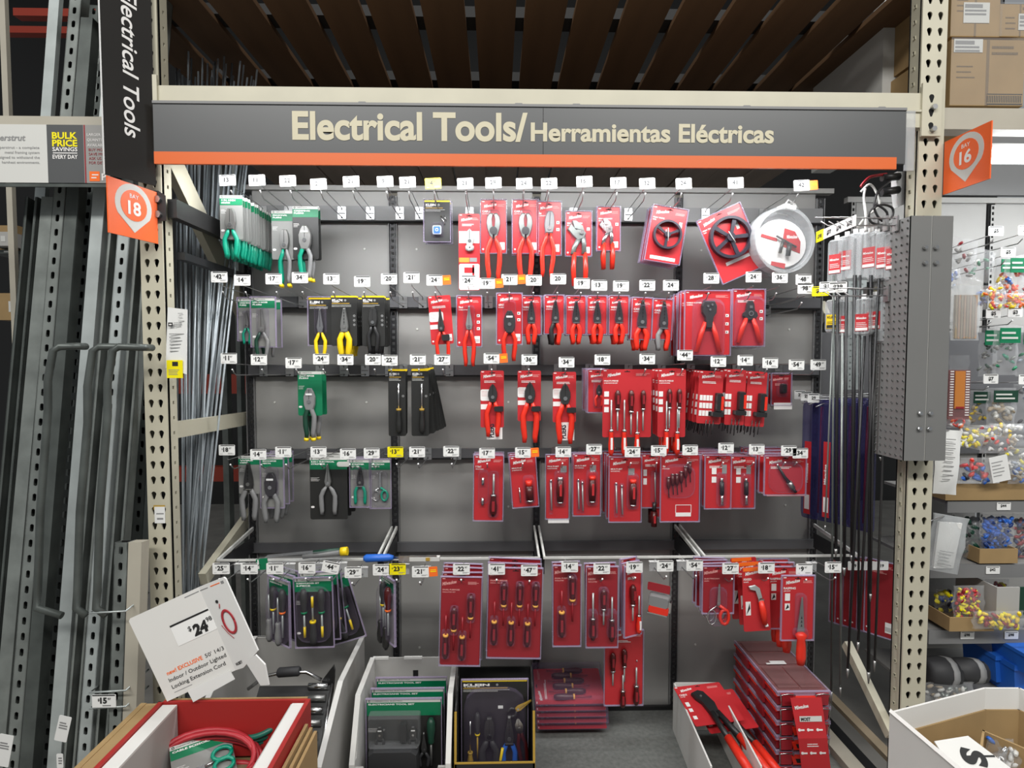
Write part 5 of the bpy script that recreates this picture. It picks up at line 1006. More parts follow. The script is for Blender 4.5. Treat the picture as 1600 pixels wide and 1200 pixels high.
sb = shelf(881, 900, 1450, 'middle grey shelf of the right-hand bay with a $42 tag', ((1553, '42'),))
sc = shelf(983, 1002, 1448, 'lower grey shelf of the right-hand bay with two tags', ((1513, '98'), (1582, '98')))
sd_ = shelf(1085, 1100, 1440, 'lowest shelf of the right-hand bay behind the white carton', ())
def rhook(x, y, pr, lb):
    p = P(x, y, 2.2); t = thing('display_hook', lb, 'display hook', p, 'hooks of the right-hand bay'); me = tag_mesh2(pr); me.build('price_tag', t)
    G().m('wire').tube([(0, .003, -.01), (0, .34, -.03)], .0018, 6).build('label_arm', t); G().m('wire').tube([(0, .01, -.03), (0, .03, -.045), (0, .34, -.055)], .0022, 6).build('prong', t)
def tag_mesh2(pr):
    g = G().m('tag_white').prism(rect(.0585, .037, .003, 2), -.0012, .0008).m('ink').box(-.024, .024, -.0016, -.0012, .0135, .0165).text('$'+pr, 0, -.006, h=.014, align='c', y=-.0016, bold=.045).m('grey_ink'); lines(g, .002, -.010, .022, 2, .0028, .0015, -.0016, 3); return g
for (x, y, pr, lb) in ((1556, 361, '5', 'first $5 hook in the right-hand bay top row'), (1602, 360, '6', 'hook cut by the right picture edge, top row'), (1552, 490, '5', 'hook above the green-labelled bags, left tag'), (1586, 488, '3', 'hook above the green-labelled bags, right tag'), (1548, 592, '7', 'hook above the pale glove bags, left tag'), (1603, 593, '7', 'hook above the pale glove bags, cut by the edge'), (1575, 394, '5', 'hook with wide white tag between the top bags')): rhook(x, y, pr, lb)
rb = random.Random(5)
def bag(x0, y0, x1, y1, Y, cols, label, film='film', head=None, cat='bag', n=22, lump=.010, th=.035, rot=0):
    a, c = P(x0, y0, Y), P(x1, y1, Y); W, Hh = c.x-a.x, a.z-c.z; t = thing('plastic_bag' if film != 'cardboard' else 'carton', label, cat, (a.x+W/2, Y, a.z)); t.rotation_euler.y = math.radians(rot)
    g = G().m(film); nx, nz = 7, 8; v = []
    for s in (-1, 1):
        for j in range(nz+1):
            for i in range(nx+1):
                u, q = i/nx, j/nz; b = math.sin(math.pi*u)**.5*math.sin(math.pi*min(1, q*1.0))**.6; v.append((W*(u-.5)*(1-.06*math.sin(q*9)), s*(.002+th*.5*b*(.55+.6*q))+rb.uniform(-.003, .003), -Hh*q))
    fs = []; k = (nx+1)*(nz+1)
    for s in (0, k):
        for j in range(nz):
            for i in range(nx): f = (s+j*(nx+1)+i, s+j*(nx+1)+i+1, s+(j+1)*(nx+1)+i+1, s+(j+1)*(nx+1)+i); fs.append(f if s else f[::-1])
    g.add(v, fs, True); g.build('bag_film', t)
    if cols:
        g = G()
        for i in range(n):
            m = rb.choice(cols); g.m(m); xx, zz = rb.uniform(-W*.38, W*.38), rb.uniform(-Hh*.93, -Hh*(.35 if head else .12)); yy = rb.uniform(-th*.25, th*.25); d = Vector((rb.uniform(-1, 1), rb.uniform(-.5, .5), rb.uniform(-1, 1))).normalized()*lump; c0 = Vector((xx, yy, zz)); g.tube([c0-d, c0, c0+d], [lump*.45, lump*.62, lump*.35], 6)
        tag(g.build('bag_contents', t), None, None, kind='stuff')
    if head:
        g = G().m(head).box(-W*.42, W*.42, -th*.5-.004, -th*.5-.002, -Hh*.36, -Hh*.06).m('off_white').box(-W*.36, W*.2, -th*.5-.005, -th*.5-.004, -Hh*.18, -Hh*.14).box(-W*.36, W*.3, -th*.5-.005, -th*.5-.004, -Hh*.28, -Hh*.24); g.build('header_card', t)
    return t
RY = ['tool_red', 'tag_yellow', 'tool_yellow', 'tag_orange', 'white']; 
bag(1491, 373, 1527, 443, 2.15, ['off_white', 'panel', 'red_dark'], 'clear bag with red border hanging beside the grey cover', n=10, rot=6)
bag(1523, 390, 1556, 440, 2.2, ['green', 'off_white'], 'clear bag with green label strip beside the red-bordered bag', n=8, rot=14)
bag(1556, 402, 1580, 470, 2.28, RY, 'bag of orange and blue wire nuts under a green header, left', head='green', n=26)
bag(1570, 400, 1596, 475, 2.2, ['tag_orange', 'blue', 'tool_red'], 'bag of orange and red wire nuts under a green header, middle', head='green', n=26)
bag(1592, 398, 1632, 478, 2.22, ['tool_red', 'red_dark'], 'bag of red wire nuts cut by the picture edge', head='green', n=24)
bag(1533, 446, 1570, 484, 2.12, RY, 'clear bag of yellow and red wire nuts next to the blue one', n=30, lump=.009)
bag(1562, 458, 1612, 482, 2.14, ['tool_red', 'tag_orange', 'tool_yellow'], 'low flat bag of red and yellow wire nuts at the right edge', n=30, lump=.009)
bag(1526, 452, 1540, 478, 2.16, ['blue', 'blue_dark'], 'small bag of blue wire nuts behind the beige stick pack', n=12, lump=.009)
bag(1482, 420, 1500, 452, 2.2, ['blue', 'pale_blue'], 'bluish bag half hidden by the grey cover', n=8)
t = bag(1487, 446, 1529, 532, 2.1, None, 'frosted pack of beige wooden sticks beside the grey cover', film='frosted', th=.02)
for k in range(8): G().m('wood_stick' if k % 2 else 'tan').box(-.040+.0105*k, -.032+.0105*k, -.005, .005, -.195, -.035).build('stick', t)
bag(1531, 512, 1556, 588, 2.28, ['green_dark', 'panel', 'galv'], 'greenish clear bag with dark green header behind its twin', head='green', n=14)
bag(1553, 508, 1588, 586, 2.2, ['green', 'tool_green', 'panel', 'galv'], 'greenish clear bag with green header and white lines', head='green', n=14)
bag(1590, 510, 1625, 588, 2.24, ['navy', 'green', 'pale_blue'], 'bluish bag with green header cut by the right edge', head='green', n=12)
t = bag(1484, 555, 1514, 578, 2.1, None, 'flat clear hang bag above the amber strip', film='clear', th=.01); 
p = P(1482, 578, 2.1); q = P(1512, 655, 2.1); w_, h_ = q.x-p.x, p.z-q.z
t = thing('packaged_blade_strip', 'orange-framed strip pack with amber centre beside the grey cover', 'strip pack', p); G().m('lens_red').prism(rect(w_, h_, .004, 2, w_/2, -h_/2), -.006, .006).build('tray', t); G().m('amber').box(w_*.25, w_*.72, -.010, -.006, -h_*.78, -.004).m('red_dark').box(w_*.3, w_*.7, -.0105, -.010, -h_*.78, -h_*.74).build('strip', t)
g = G().m('white_ink')
for k in range(18): g.box(.003, w_*.2, -.0075, -.006, -.008-.0095*k, -.004-.0095*k).box(w_*.78, w_-.003, -.0075, -.006, -.008-.0095*k, -.004-.0095*k)
g.build('scale_marks', t)
bag(1513, 608, 1542, 668, 2.3, ['tan', 'green_dark', 'tool_yellow'], 'dark clear bag with tan contents, left of the pale glove bag', head='green_dark', n=14)
bag(1543, 606, 1585, 667, 2.22, ['tan', 'off_white', 'tan'], 'clear bag of pale tan pieces with dark header', head='green_dark', n=22, lump=.014)
bag(1583, 600, 1625, 668, 2.26, ['blue_dark', 'navy'], 'dark blue bag at the right edge beside the tan one', n=12)
bag(1480, 652, 1515, 668, 2.12, ['tool_red', 'tag_orange', 'white'], 'crinkled red and white bag on the pile under the amber strip', n=12, lump=.008)
bag(1498, 668, 1540, 700, 2.12, ['tool_yellow', 'tag_yellow', 'white'], 'bag of yellow wire nuts on the shelf pile', n=30, rot=12)
for i, (x0, y0, x1, y1, cl, lb) in enumerate(((1512, 664, 1560, 690, ['white', 'tag_yellow', 'red_dark'], 'crinkled bag with white, red and yellow, top left of pile'), (1545, 662, 1602, 684, ['tool_yellow', 'white', 'off_white'], 'crinkled bag with yellow pieces, top right of pile'), (1530, 680, 1600, 708, ['tool_red', 'white', 'tan'], 'pinkish crinkled bag in the middle of pile'), (1560, 700, 1622, 738, ['white', 'off_white', 'tag_yellow'], 'pale crinkled bag low at the right of pile'), (1575, 718, 1618, 756, ['blue', 'pale_blue', 'tan'], 'clear bag of blue pieces in the cardboard tray'))):
    bag(x0, y0, x1, y1, 2.2-.01*i, cl, lb, n=22, th=.06)
t = bag(1500, 715, 1548, 756, 2.16, ['blue', 'navy', 'tool_red', 'red'], 'clear pack of blue and red parts in the cardboard tray', n=26, lump=.014)
a, c = P(1545, 716, 2.13), P(1572, 756, 2.13); g = G().m('paper').box(0, c.x-a.x, 0, .002, c.z-a.z, 0).m('grey_ink'); lines(g, .006, -.02, .05, 5, .013, .003, -.001, 5); tag(g.build('leaflet', None, a), 'white printed leaflet standing in the cardboard tray', 'leaflet').rotation_euler.y = math.radians(-12)
def tray(x0, y0, x1, y1, Y, lb, m='cardboard', D=.22):
    a, c = P(x0, y0, Y), P(x1, y1, Y); W, h_ = c.x-a.x, a.z-c.z
    t = thing('cardboard_tray', lb, 'tray', (a.x, Y, c.z)); G().m(m).box(0, W, 0, .005, 0, h_).build('front_wall', t); G().m(m).box(0, .005, .005, D, 0, h_).build('left_wall', t); G().m(m).box(W-.005, W, .005, D, 0, h_).build('right_wall', t); G().m('kraft_dark').box(.005, W-.005, .005, D, 0, .004).build('tray_bottom', t); return t
tray(1478, 756, 1640, 781, 2.18, 'long low cardboard tray on the upper shelf at right'); tray(1531, 858, 1590, 880, 2.18, 'small cardboard tray with blue bags on the middle shelf'); tray(1484, 965, 1553, 986, 2.14, 'cardboard tray of red and yellow bags on the lower shelf')
t = bag(1466, 672, 1500, 772, 2.02, None, 'long white printed plastic bag hanging below the grey cover', film='paper', rot=4); g = G().m('grey_ink'); lines(g, -.028, -.03, .040, 10, .016, .003, -.022, 5); g.build('bag_print', t)
for (x, y, Y, x2, lb) in ((1483, 672, 2.02, 1445, 'small side hook holding the long white bag'), (1476, 806, 2.05, 1445, 'small side hook holding the crumpled clear bag')):
    A_ = P(x, y, Y); t = thing('side_hook', lb, 'display hook', A_); G().m('wire').tube([(0, 0, 0), (xr1-A_.x, 1.95-Y, 0)], .0022, 6).build('prong', t)
t = bag(1459, 806, 1512, 894, 2.05, None, 'crumpled clear bag of white papers hanging beside the right post', film='frosted', rot=10, th=.05); G().m('paper').add([(-.045, -.006, -.03), (.035, -.012, -.02), (.045, -.002, -.19), (-.035, -.010, -.20), (-.045, .004, -.03), (.035, -.002, -.02), (.045, .008, -.19), (-.035, 0, -.20)], [(0, 3, 2, 1), (4, 5, 6, 7), (0, 1, 5, 4), (1, 2, 6, 5), (2, 3, 7, 6), (3, 0, 4, 7)]).build('paper_sheet', t); g = G().m('grey_ink'); lines(g, -.03, -.13, .06, 5, .012, .003, -.016, 5); g.build('paper_print', t)
bag(1488, 798, 1532, 878, 2.25, ['black', 'green_dark'], 'black bag on the middle shelf behind the clear one', film='film', n=50, lump=.018)
bag(1533, 802, 1582, 862, 2.23, ['blue', 'blue_dark', 'blue'], 'blue bag standing in the small cardboard tray', n=110, lump=.012)
bag(1582, 802, 1630, 880, 2.25, ['blue_dark', 'navy', 'red_dark'], 'dark blue bag cut by the right edge, middle shelf', n=90, lump=.012)
bag(1490, 915, 1536, 968, 2.18, ['red_dark', 'red', 'tag_yellow'], 'dark red bag with yellow pieces in the lower tray', n=100, lump=.010)
bag(1462, 920, 1492, 962, 2.3, ['blue_dark', 'navy', 'tag_yellow'], 'dark bag with blue print behind the red one', n=20, lump=.018)
bag(1540, 905, 1575, 970, 2.3, ['red_dark', 'red', 'tag_yellow'], 'dark red bag behind the grey-green box', n=70, lump=.010)
a, c = P(1558, 918, 2.14), P(1630, 966, 2.14); t = thing('carton', 'grey and green open box on the lower shelf at the right edge', 'box', (a.x, 2.14, c.z)); G().m('box_grey').box(0, .006, 0, .2, 0, a.z-c.z).m('green_dark').box(.09, c.x-a.x, 0, .006, 0, a.z-c.z).m('box_grey').box(.006, .09, .0, .006, 0, a.z-c.z).build('box_walls', t)
bag(1520, 955, 1600, 982, 2.12, ['tag_yellow', 'tool_yellow', 'red_dark'], 'low bag of yellow wire nuts in front of the grey-green box', n=34, lump=.012)
for i, (x0, y0, x1, y1, lb) in enumerate(((1528, 1008, 1570, 1050, 'blue plastic tub stacked at the back, left one'), (1556, 1022, 1602, 1072, 'glossy blue plastic tub at the right edge below the shelves'), (1575, 1006, 1640, 1040, 'blue plastic tub stacked at the back, right one'))):
    a, c = P(x0, y0, 2.3-.06*i), P(x1, y1, 2.3-.06*i); W, h_ = c.x-a.x, a.z-c.z; t = thing('plastic_tub', lb, 'tub', (a.x+W/2, 2.3-.06*i, c.z)); G().m('blue').prism([(-W*.42, 0), (W*.42, 0), (W*.5, h_*.85), (-W*.5, h_*.85)], -.08, .08, .06).build('tub_body', t); G().m('blue').prism([(-W*.53, h_*.85), (W*.53, h_*.85), (W*.53, h_), (-W*.53, h_)], -.09, .09).build('tub_rim', t)
for i, (x0, y0, x1, y1, lb) in enumerate(((1445, 1028, 1492, 1072, 'dark grey rolled bundle beside the right post, left one'), (1488, 1030, 1536, 1066, 'dark grey rolled bundle beside the right post, right one'))):
    a, c = P(x0, y0, 2.2), P(x1, y1, 2.2); r = (a.z-c.z)/2; t = thing('wrapped_bundle', lb, 'bundle', ((a.x+c.x)/2, 2.2, (a.z+c.z)/2)); t.rotation_euler.y = math.radians(6); W = c.x-a.x
    G().m('rubber').tube([(-W*.5, 0, 0), (-W*.45, 0, 0), (0, 0, .003), (W*.45, 0, 0), (W*.5, 0, 0)], [r*.5, r*.9, r, r*.9, r*.5], 12).build('roll', t); G().m('grey_ink').tube([(W*.1, 0, .002), (W*.3, 0, .002)], r*1.01, 12).build('paper_band', t)
bag(1444, 1066, 1520, 1098, 2.16, ['off_white', 'galv', 'tan'], 'crinkled clear bag of small parts under the dark bundles', n=30, lump=.012, th=.08)
# cartons on the beam at top right
def carton(x0, y0, x1, y1, Y, D, lb, prints):
    a, c = P(x0, y0, Y), P(x1, y1, Y); W, h_ = c.x-a.x, a.z-c.z; t = thing('carton', lb, 'carton', (a.x, Y, c.z)); G().m('cardboard').box(0, W, 0, D, 0, h_).m('kraft_dark').box(0, W, -.0006, 0, h_*.995, h_).box(W*.48, W*.52, -.0004, 0, 0, h_).build('carton_body', t)
    for (u0, v0, u1, v1, k) in prints:
        g = G().m('off_white' if k != 'bar' else 'cardboard').box(W*u0, W*u1, -.002, -.0008, h_*(1-v1), h_*(1-v0)).m('grey_ink')
        if k == 'bar': g.m('ink').box(W*u0, W*u1, -.0025, -.002, h_*(1-v0)-.003, h_*(1-v0)).box(W*u0, W*u1, -.0025, -.002, h_*(1-v1), h_*(1-v1)+.003); [g.box(W*u0+k2*.006, W*u0+k2*.006+.003, -.0025, -.002, h_*(1-v1)+.006, h_*(1-v0)-.006) for k2 in range(int(W*(u1-u0)/.006))]
        else: g.box(W*u0+.004, W*(u0+u1)/2+.02, -.0026, -.002, h_*(1-v0)-.018, h_*(1-v0)-.006); lines(g, W*u0+.004, h_*(1-v0)-.024, W*(u1-u0)-.01, 2, .012, .006, -.0026, 6)
        g.build('carton_label', t)
    g = G().m('kraft_dark'); lines(g, W*.55, h_*.9, W*.4, 2, .02, .008, -.001, 3); lines(g, .02, h_*.6, W*.3, 3, .018, .004, -.001, 8); g.build('carton_print', t); G().m('clear').box(-.004, W+.004, -.006, -.005, 0, h_+.003).build('stretch_wrap', t)
bz = P(1457, 168, 1.93)
carton(1487, 61, 1598, 166, 1.95, .35, 'large brown carton with a white label, lower one of the stack at top right', ((.03, .0, .42, .2, 'lab'), (.5, .82, .98, .98, 'bar')))
carton(1488, -40, 1561, 58, 1.97, .33, 'brown carton with a white label on top of the large one', ((.25, .45, .78, .78, 'lab'),))
carton(1563, 6, 1625, 58, 1.97, .33, 'brown carton cut by the upper right picture edge', ((.45, .3, .9, .8, 'lab'),))
for i, (x0, x1, y) in enumerate(((1132, 1188, 134), (1215, 1262, 134))):
    a = P(x0, y, 2.0); c = P(x1, y, 2.0); t = thing('clear_pack', 'purplish clear plastic pack lying on the beam, '+('left', 'right')[i]+' one', 'plastic pack', (a.x, 1.99, zt+.012)); t.rotation_euler.y = math.radians(3); W = c.x-a.x
    G().m('blister').box(0, W, 0, .15, 0, .022).build('clear_shell', t); G().m('red_dark').box(.004, W-.004, .004, .14, .002, .012).build('card', t)
for i, x in enumerate((1400,)):
    a = P(1382, 5, 2.25); tag(G().m('off_white').box(0, .09, 0, .5, 0, .55).build('partition_board', None, (a.x, 2.25, zt+.01)), 'pale upright panel standing behind the right post above the beam', 'panel')
# ================================================================ things at the foot of the wall
def yz(g, pts, x0, x1):        # side wall: outline in (y, z), thickness along x
    n = len(pts); v = [(x0, a, b) for a, b in pts]+[(x1, a, b) for a, b in pts]
    g.add(v, [tuple(range(n))[::-1], tuple(range(n, 2*n))]+[(i, (i+1) % n, n+(i+1) % n, n+i) for i in range(n)]); return g
def XX(px, Y): return P(px, 1050, Y).x
def ZZ(py, Y): return P(780, py, Y).z
# large open carton at the back left
Y0 = 2.30; xl, xr = XX(398, Y0), XX(566, Y0); z1 = ZZ(991, Y0); z2 = ZZ(1180, 1.76); zd = PZD+.001
t = thing('display_carton', 'large white-edged grey display carton behind the extension cord sign', 'display box', (0, 0, 0))
G().m('box_grey').box(xl, xr, Y0, Y0+.006, zd, z1).m('box_white').box(xl, xr, Y0-.001, Y0+.008, z1-.004, z1).build('back_wall', t)
pr = [(Y0, zd), (1.72, zd), (1.72, z2), (1.97, z1), (Y0, z1)]
for nm, x in (('right_wall', xr), ('left_wall', xl)):
    g = G().m('box_grey'); yz(g, pr, x, x+.010); g.m('box_white'); yz(g, [(1.715, z2-.2), (1.715, z2+.002), (1.968, z1+.003), (Y0, z1+.003), (Y0, z1), (1.97, z1), (1.72, z2), (1.72, z2-.2)], x-.004, x+.014); g.build(nm, t)
G().m('box_grey').box(xl, xr, 1.72, Y0, zd, zd+.005).build('carton_bottom', t)
# socket tray in it
p = P(400, 1085, 1.95); q = P(520, 1085, 1.95)
t = thing('tool_tray', 'black tray of chrome sockets with a padded carrying handle', 'tool set', (p.x, 1.98, ZZ(1075, 1.95)))
W = q.x-p.x
G().m('steel_dark').add([(.0, 0, 0), (W*.96, 0, 0), (W*.98, -.30, -.26), (0, -.30, -.26), (.0, .02, -.03), (W*.96, .02, -.03), (W*.98, -.28, -.29), (0, -.28, -.29)], [(0, 3, 2, 1), (4, 5, 6, 7), (0, 1, 5, 4), (1, 2, 6, 5), (2, 3, 7, 6), (3, 0, 4, 7)]).build('tray_body', t)
for i in range(10):
    u = i/10; G().m('chrome' if i % 2 == 0 else 'steel').tube([(W*.66, -.012-.29*u, .004-.25*u), (W*.92, -.012-.29*u, .004-.25*u)], .011, 10).build('socket', t)
G().m('chrome').tube([(W*.96, -.002, .006), (W*1.0, -.15, -.12), (W*.98, -.30, -.25)], [.006, .008, .006], 6).build('tray_edge', t)
G().m('chrome').tube([(-.04, .0, -.01), (.02, .0, .035), (W*.3, 0, .048), (W*.62, 0, .048), (W*.82, 0, .02)], .006, 8).build('handle_rod', t); G().m('rubber').tube([(W*.24, 0, .048), (W*.26, 0, .048), (W*.52, 0, .052), (W*.54, 0, .052)], [.012, .0165, .0165, .012], 12).build('handle_grip', t)
G().m('black').prism([(W*.82, .015), (W*.98, .07), (W*1.0, .05), (W*.97, -.03), (W*.88, -.02)], .0, .01).build('cloth_flap', t)
# white counter box with green sets
Y1 = 2.2; x0, x1 = XX(583, Y1), XX(712, Y1); zt1 = ZZ(1026, Y1); Yf = 1.97; zm = ZZ(1180, 1.91)
t = thing('display_carton', 'white counter box holding three green-headed tool packs', 'display box', (0, 0, 0))
g = G().m('box_grey').box(x0, x1, Y1, Y1+.006, zd, zt1).m('box_white').box(x0, x0+.06, Y1-.002, Y1+.008, zt1-.006, zt1+.003).box(x0+.12, x0+.19, Y1-.002, Y1+.008, zt1-.006, zt1+.003).m('ink').box(x0+.155, x0+.175, Y1-.001, Y1, zt1-.09, zt1-.05); g.build('back_wall', t)
pr = [(Y1, zd), (1.88, zd), (1.88, zm), (1.91, zm), (Yf, zt1-.01), (Y1, zt1)]
for nm, x in (('right_wall', x1-.004), ('left_wall', x0-.004)):
    g = G().m('box_white'); yz(g, pr, x, x+.010); yz(g, [(1.87, zm-.16), (1.87, zm+.002), (Yf-.004, zt1-.006), (Y1, zt1+.003), (Y1, zt1-.001), (Yf, zt1-.012), (1.88, zm), (1.88, zm-.16)], x-.006, x+.012); g.build(nm, t)
G().m('box_grey').prism([(x0, zd), (x1, zd), (x1, zm-.01), (x1-.035, zm-.01), (x1-.05, zm-.06), (x0+.05, zm-.06), (x0+.035, zm-.01), (x0, zm-.01)], 1.872, 1.88).build('front_lip', t)
def greenset(t):
    G().m('clear').prism(rect(.180, .11, .006, 2, -.03, -.095), -.05, -.004, .05).build('inner_window', t); G().m('rubber').prism([(-.12, -.29), (-.118, -.165), (-.10, -.152), (.035, -.152), (.055, -.165), (.06, -.29)], -.06, -.01, .05).m('grey_ink').box(-.06, 0, -.0615, -.060, -.285, -.272).build('tool_pouch', t)
    for q in (-.082, .035): pliers(t, 'wide', q, -.115, .75, hl=.05, head='steel_dark', hand='rubber', y=-.02)
    screwdriver(t, .098, -.15, L=.17, hl=.09, r=.015, flip=True, hand='green_dark', shaft='steel', collar=None, inlay=None, y=-.02); pliers(t, 'longnose', .073, -.17, .9, hl=.06, head='steel_dark', hand='rubber', y=-.02)
    G().m('black').box(-.010, .012, -.03, -.012, -.14, -.075).build('wire_tool', t); return []
gp = pack('packaged_tool_set', .262, .32, 'greenb', [greenset], d=.03, title=('ELECTRICIANS TOOL SET', ''))
for i, (px, py, Y) in enumerate(((631, 1092, 2.0), (637, 1076, 2.07), (643, 1059, 2.14))):
    place(gp if i == 0 else dup(gp), px, py, Y, 'green and black electrician tool set pack in the white box, '+('front', 'middle', 'rear')[i], cat='tool set')
for c_ in gp.children: pass
# black boxed kit
Y2 = 2.10; x0, x1 = XX(716, Y2), XX(831, Y2); za = ZZ(1042, Y2); zbk = ZZ(1186, 1.92)
t = thing('display_carton', 'black counter box with gold edges holding a boxed plier kit', 'display box', (0, 0, 0))
G().m('card_black').box(x0, x1, Y2, Y2+.006, zd, za).build('back_wall', t)
for nm, x in (('left_wall', x0), ('right_wall', x1-.006)):
    g = G().m('card_black'); yz(g, [(Y2, zd), (1.91, zd), (1.91, zbk), (1.93, za-.06), (Y2, za)], x, x+.006); g.m('gold'); yz(g, [(1.905, zbk-.1), (1.905, zbk), (1.925, za-.06), (1.93, za-.062), (1.911, zbk), (1.911, zbk-.1)], x-.001, x+.007); g.build(nm, t)
G().m('card_black').box(x0, x1, 1.905, 1.911, zd, zbk).m('gold').box(x0, x1, 1.902, 1.906, zbk-.004, zbk+.001).build('front_lip', t)
def kit(t):
    screwdriver(t, -.088, -.255, L=.17, hl=.055, r=.011, hand='gold', shaft='chrome', collar='gold', inlay=None, y=-.02); screwdriver(t, -.062, -.19, L=.17, hl=.08, r=.011, flip=True, hand='rubber', shaft='gold', collar='tool_yellow', inlay=None, y=-.02)
    pliers(t, 'lineman', -.020, -.19, 1.5, hl=.075, hw=.008, spread=.013, head='steel_dark', hand='rubber', y=-.02); pliers(t, 'stripper', .052, -.20, 1.35, hl=.08, hw=.0065, spread=.014, head='steel_dark', hand='blue', tips=None, y=-.02, bulge=.003)
    G().m('tool_yellow').tube([(.028, -.03, -.235), (.020, -.03, -.28), (.028, -.03, -.345)], .005, 8).build('yellow_grip', t); G().m('white').box(.012, .030, -.004, -.002, -.105, -.095).build('size_sticker', t)
    pliers(t, 'longnose', .086, -.095, .8, rot=1.0, hl=.04, head='gold', hand='steel_dark', y=-.02); pliers(t, 'diagonal', .088, -.165, 1.1, rot=-.15, hl=.12, hw=.006, spread=.008, head='chrome', hand='handle_dark', y=-.02); return [(0, -.19, .22, .33)]
kt = pack('packaged_tool_set', .235, .345, 'klein', [kit], d=.04, foot=False)
place(kt, 773, 1062, 2.03, 'black and gold kit with blue, yellow and red handled tools', cat='tool set')
# stack of red screwdriver packs lying down
sp = pack('packaged_screwdriver_set', .19, .285, 'red', [many_sd([])], foot=False, bl=False); 
for i, (x, fl) in enumerate(((-.07, 1), (-.042, 0), (-.014, 1), (.014, 0), (.042, 1), (.070, 0))): screwdriver(sp, x, -.125 if not fl else -.16, L=.155, hl=.085, r=.0125, flip=bool(fl), hand='handle_dark', shaft='red_dark', collar='collar', y=-.014, inlay=None)
G().m('blister').box(-.10, .10, -.030, -.028, -.29, .005).box(-.10, .10, -.03, .0, -.292, -.29).box(-.10, .10, -.03, .0, .005, .007).box(-.102, -.10, -.03, .0, -.29, .005).box(.10, .102, -.03, .0, -.29, .005).build('blister', sp)
for i in range(5):
    o = sp if i == 0 else dup(sp); top = i == 0; z = PZD+.032*(4-i)+.030
    o.rotation_euler = (math.radians(-90+16+2*i*0), 0, 0); o.matrix_world = Matrix.Translation((XX(836, 2.33)+.002*i, 2.365+.003*i, z+.012)) @ Matrix.Rotation(math.radians(14-3*i if i < 4 else 2), 4, 'X') @ Matrix.Rotation(math.radians(90), 4, 'Z') @ Matrix.Rotation(math.radians(-90), 4, 'X')
    tag(o, 'red and clear screwdriver set lying flat in the stack, '+('topmost', 'second from top', 'middle', 'second from bottom', 'bottom')[i], 'packaged tool', 'flat stack of red screwdriver sets')
# white tray with long handled crimpers
zt4 = .40; A = PZ(1052, 1066, zt4); B = PZ(1120, 1066, zt4); D = PZ(1191, 1197, zt4); E_ = PZ(1110, 1197, zt4)
t = thing('display_carton', 'white tray on the base shelf holding long-handled crimper packs', 'display box', (0, 0, 0))
def wall(t, a, c, z0, z1, nm, m='box_white', th=.006):
    a = Vector((a.x, a.y, z0)); c = Vector((c.x, c.y, z0)); u = Vector((0, 0, z1-z0)); G().m(m).slab(a, c, c+u, a+u, th).build(nm, t)
wall(t, A, B, zd, zt4, 'back_wall'); wall(t, B, D, zd, zt4, 'right_wall'); wall(t, E_, A, zd, zt4, 'left_wall'); wall(t, D, E_, zd, zt4-.06, 'front_wall')
cp = thing('packaged_crimper', 'red pack with long black crimper and bright orange handles in the white tray', 'packaged tool', (0, 0, 0))
card(cp, .20, .19, 'red', seed=4, foot=False, title=('CABLE', 'CUTTER')); G().m('white_ink').box(-.09, -.075, -.002, -.001, -.10, -.08).box(-.09, -.075, -.002, -.001, -.125, -.11).box(-.09, -.075, -.002, -.001, -.16, -.145).build('size_icons', cp)
g = G().m('black').prism([(-.045, -.075), (-.05, -.05), (-.02, -.04), (.0, -.05), (.02, -.11), (.012, -.17), (-.02, -.17), (-.03, -.10)], -.018, -.004, .06).m('chrome').disc(-.022, -.075, .005, -.021, -.018, 10).m('black').tube([(-.015, -.012, -.15), (-.012, -.012, -.27)], .011, 8).tube([(.008, -.012, -.15), (.035, -.012, -.27)], .011, 8); hd = g.build('crimper_head', cp)
for a_, c_ in ((-.012, -.010), (.035, .055)): G().m('tool_red').tube([(a_, -.012, -.26), ((a_+c_)/2, -.012, -.35), (c_, -.012, -.44)], [.015, .017, .015], 10).build('handle', hd)
cp.matrix_world = Matrix.Translation(PZ(1088, 1070, .425)) @ Matrix.Rotation(math.radians(3), 4, 'X') @ Matrix.Rotation(math.radians(9), 4, 'Z') @ Matrix.Rotation(math.radians(-80), 4, 'X')
c2 = dup(cp); c2.matrix_world = Matrix.Translation(Vector((.06, .01, -.035))) @ cp.matrix_world; tag(c2, 'red long-handled crimper pack lying under the upper one in white tray')
bpy.context.view_layer.update()
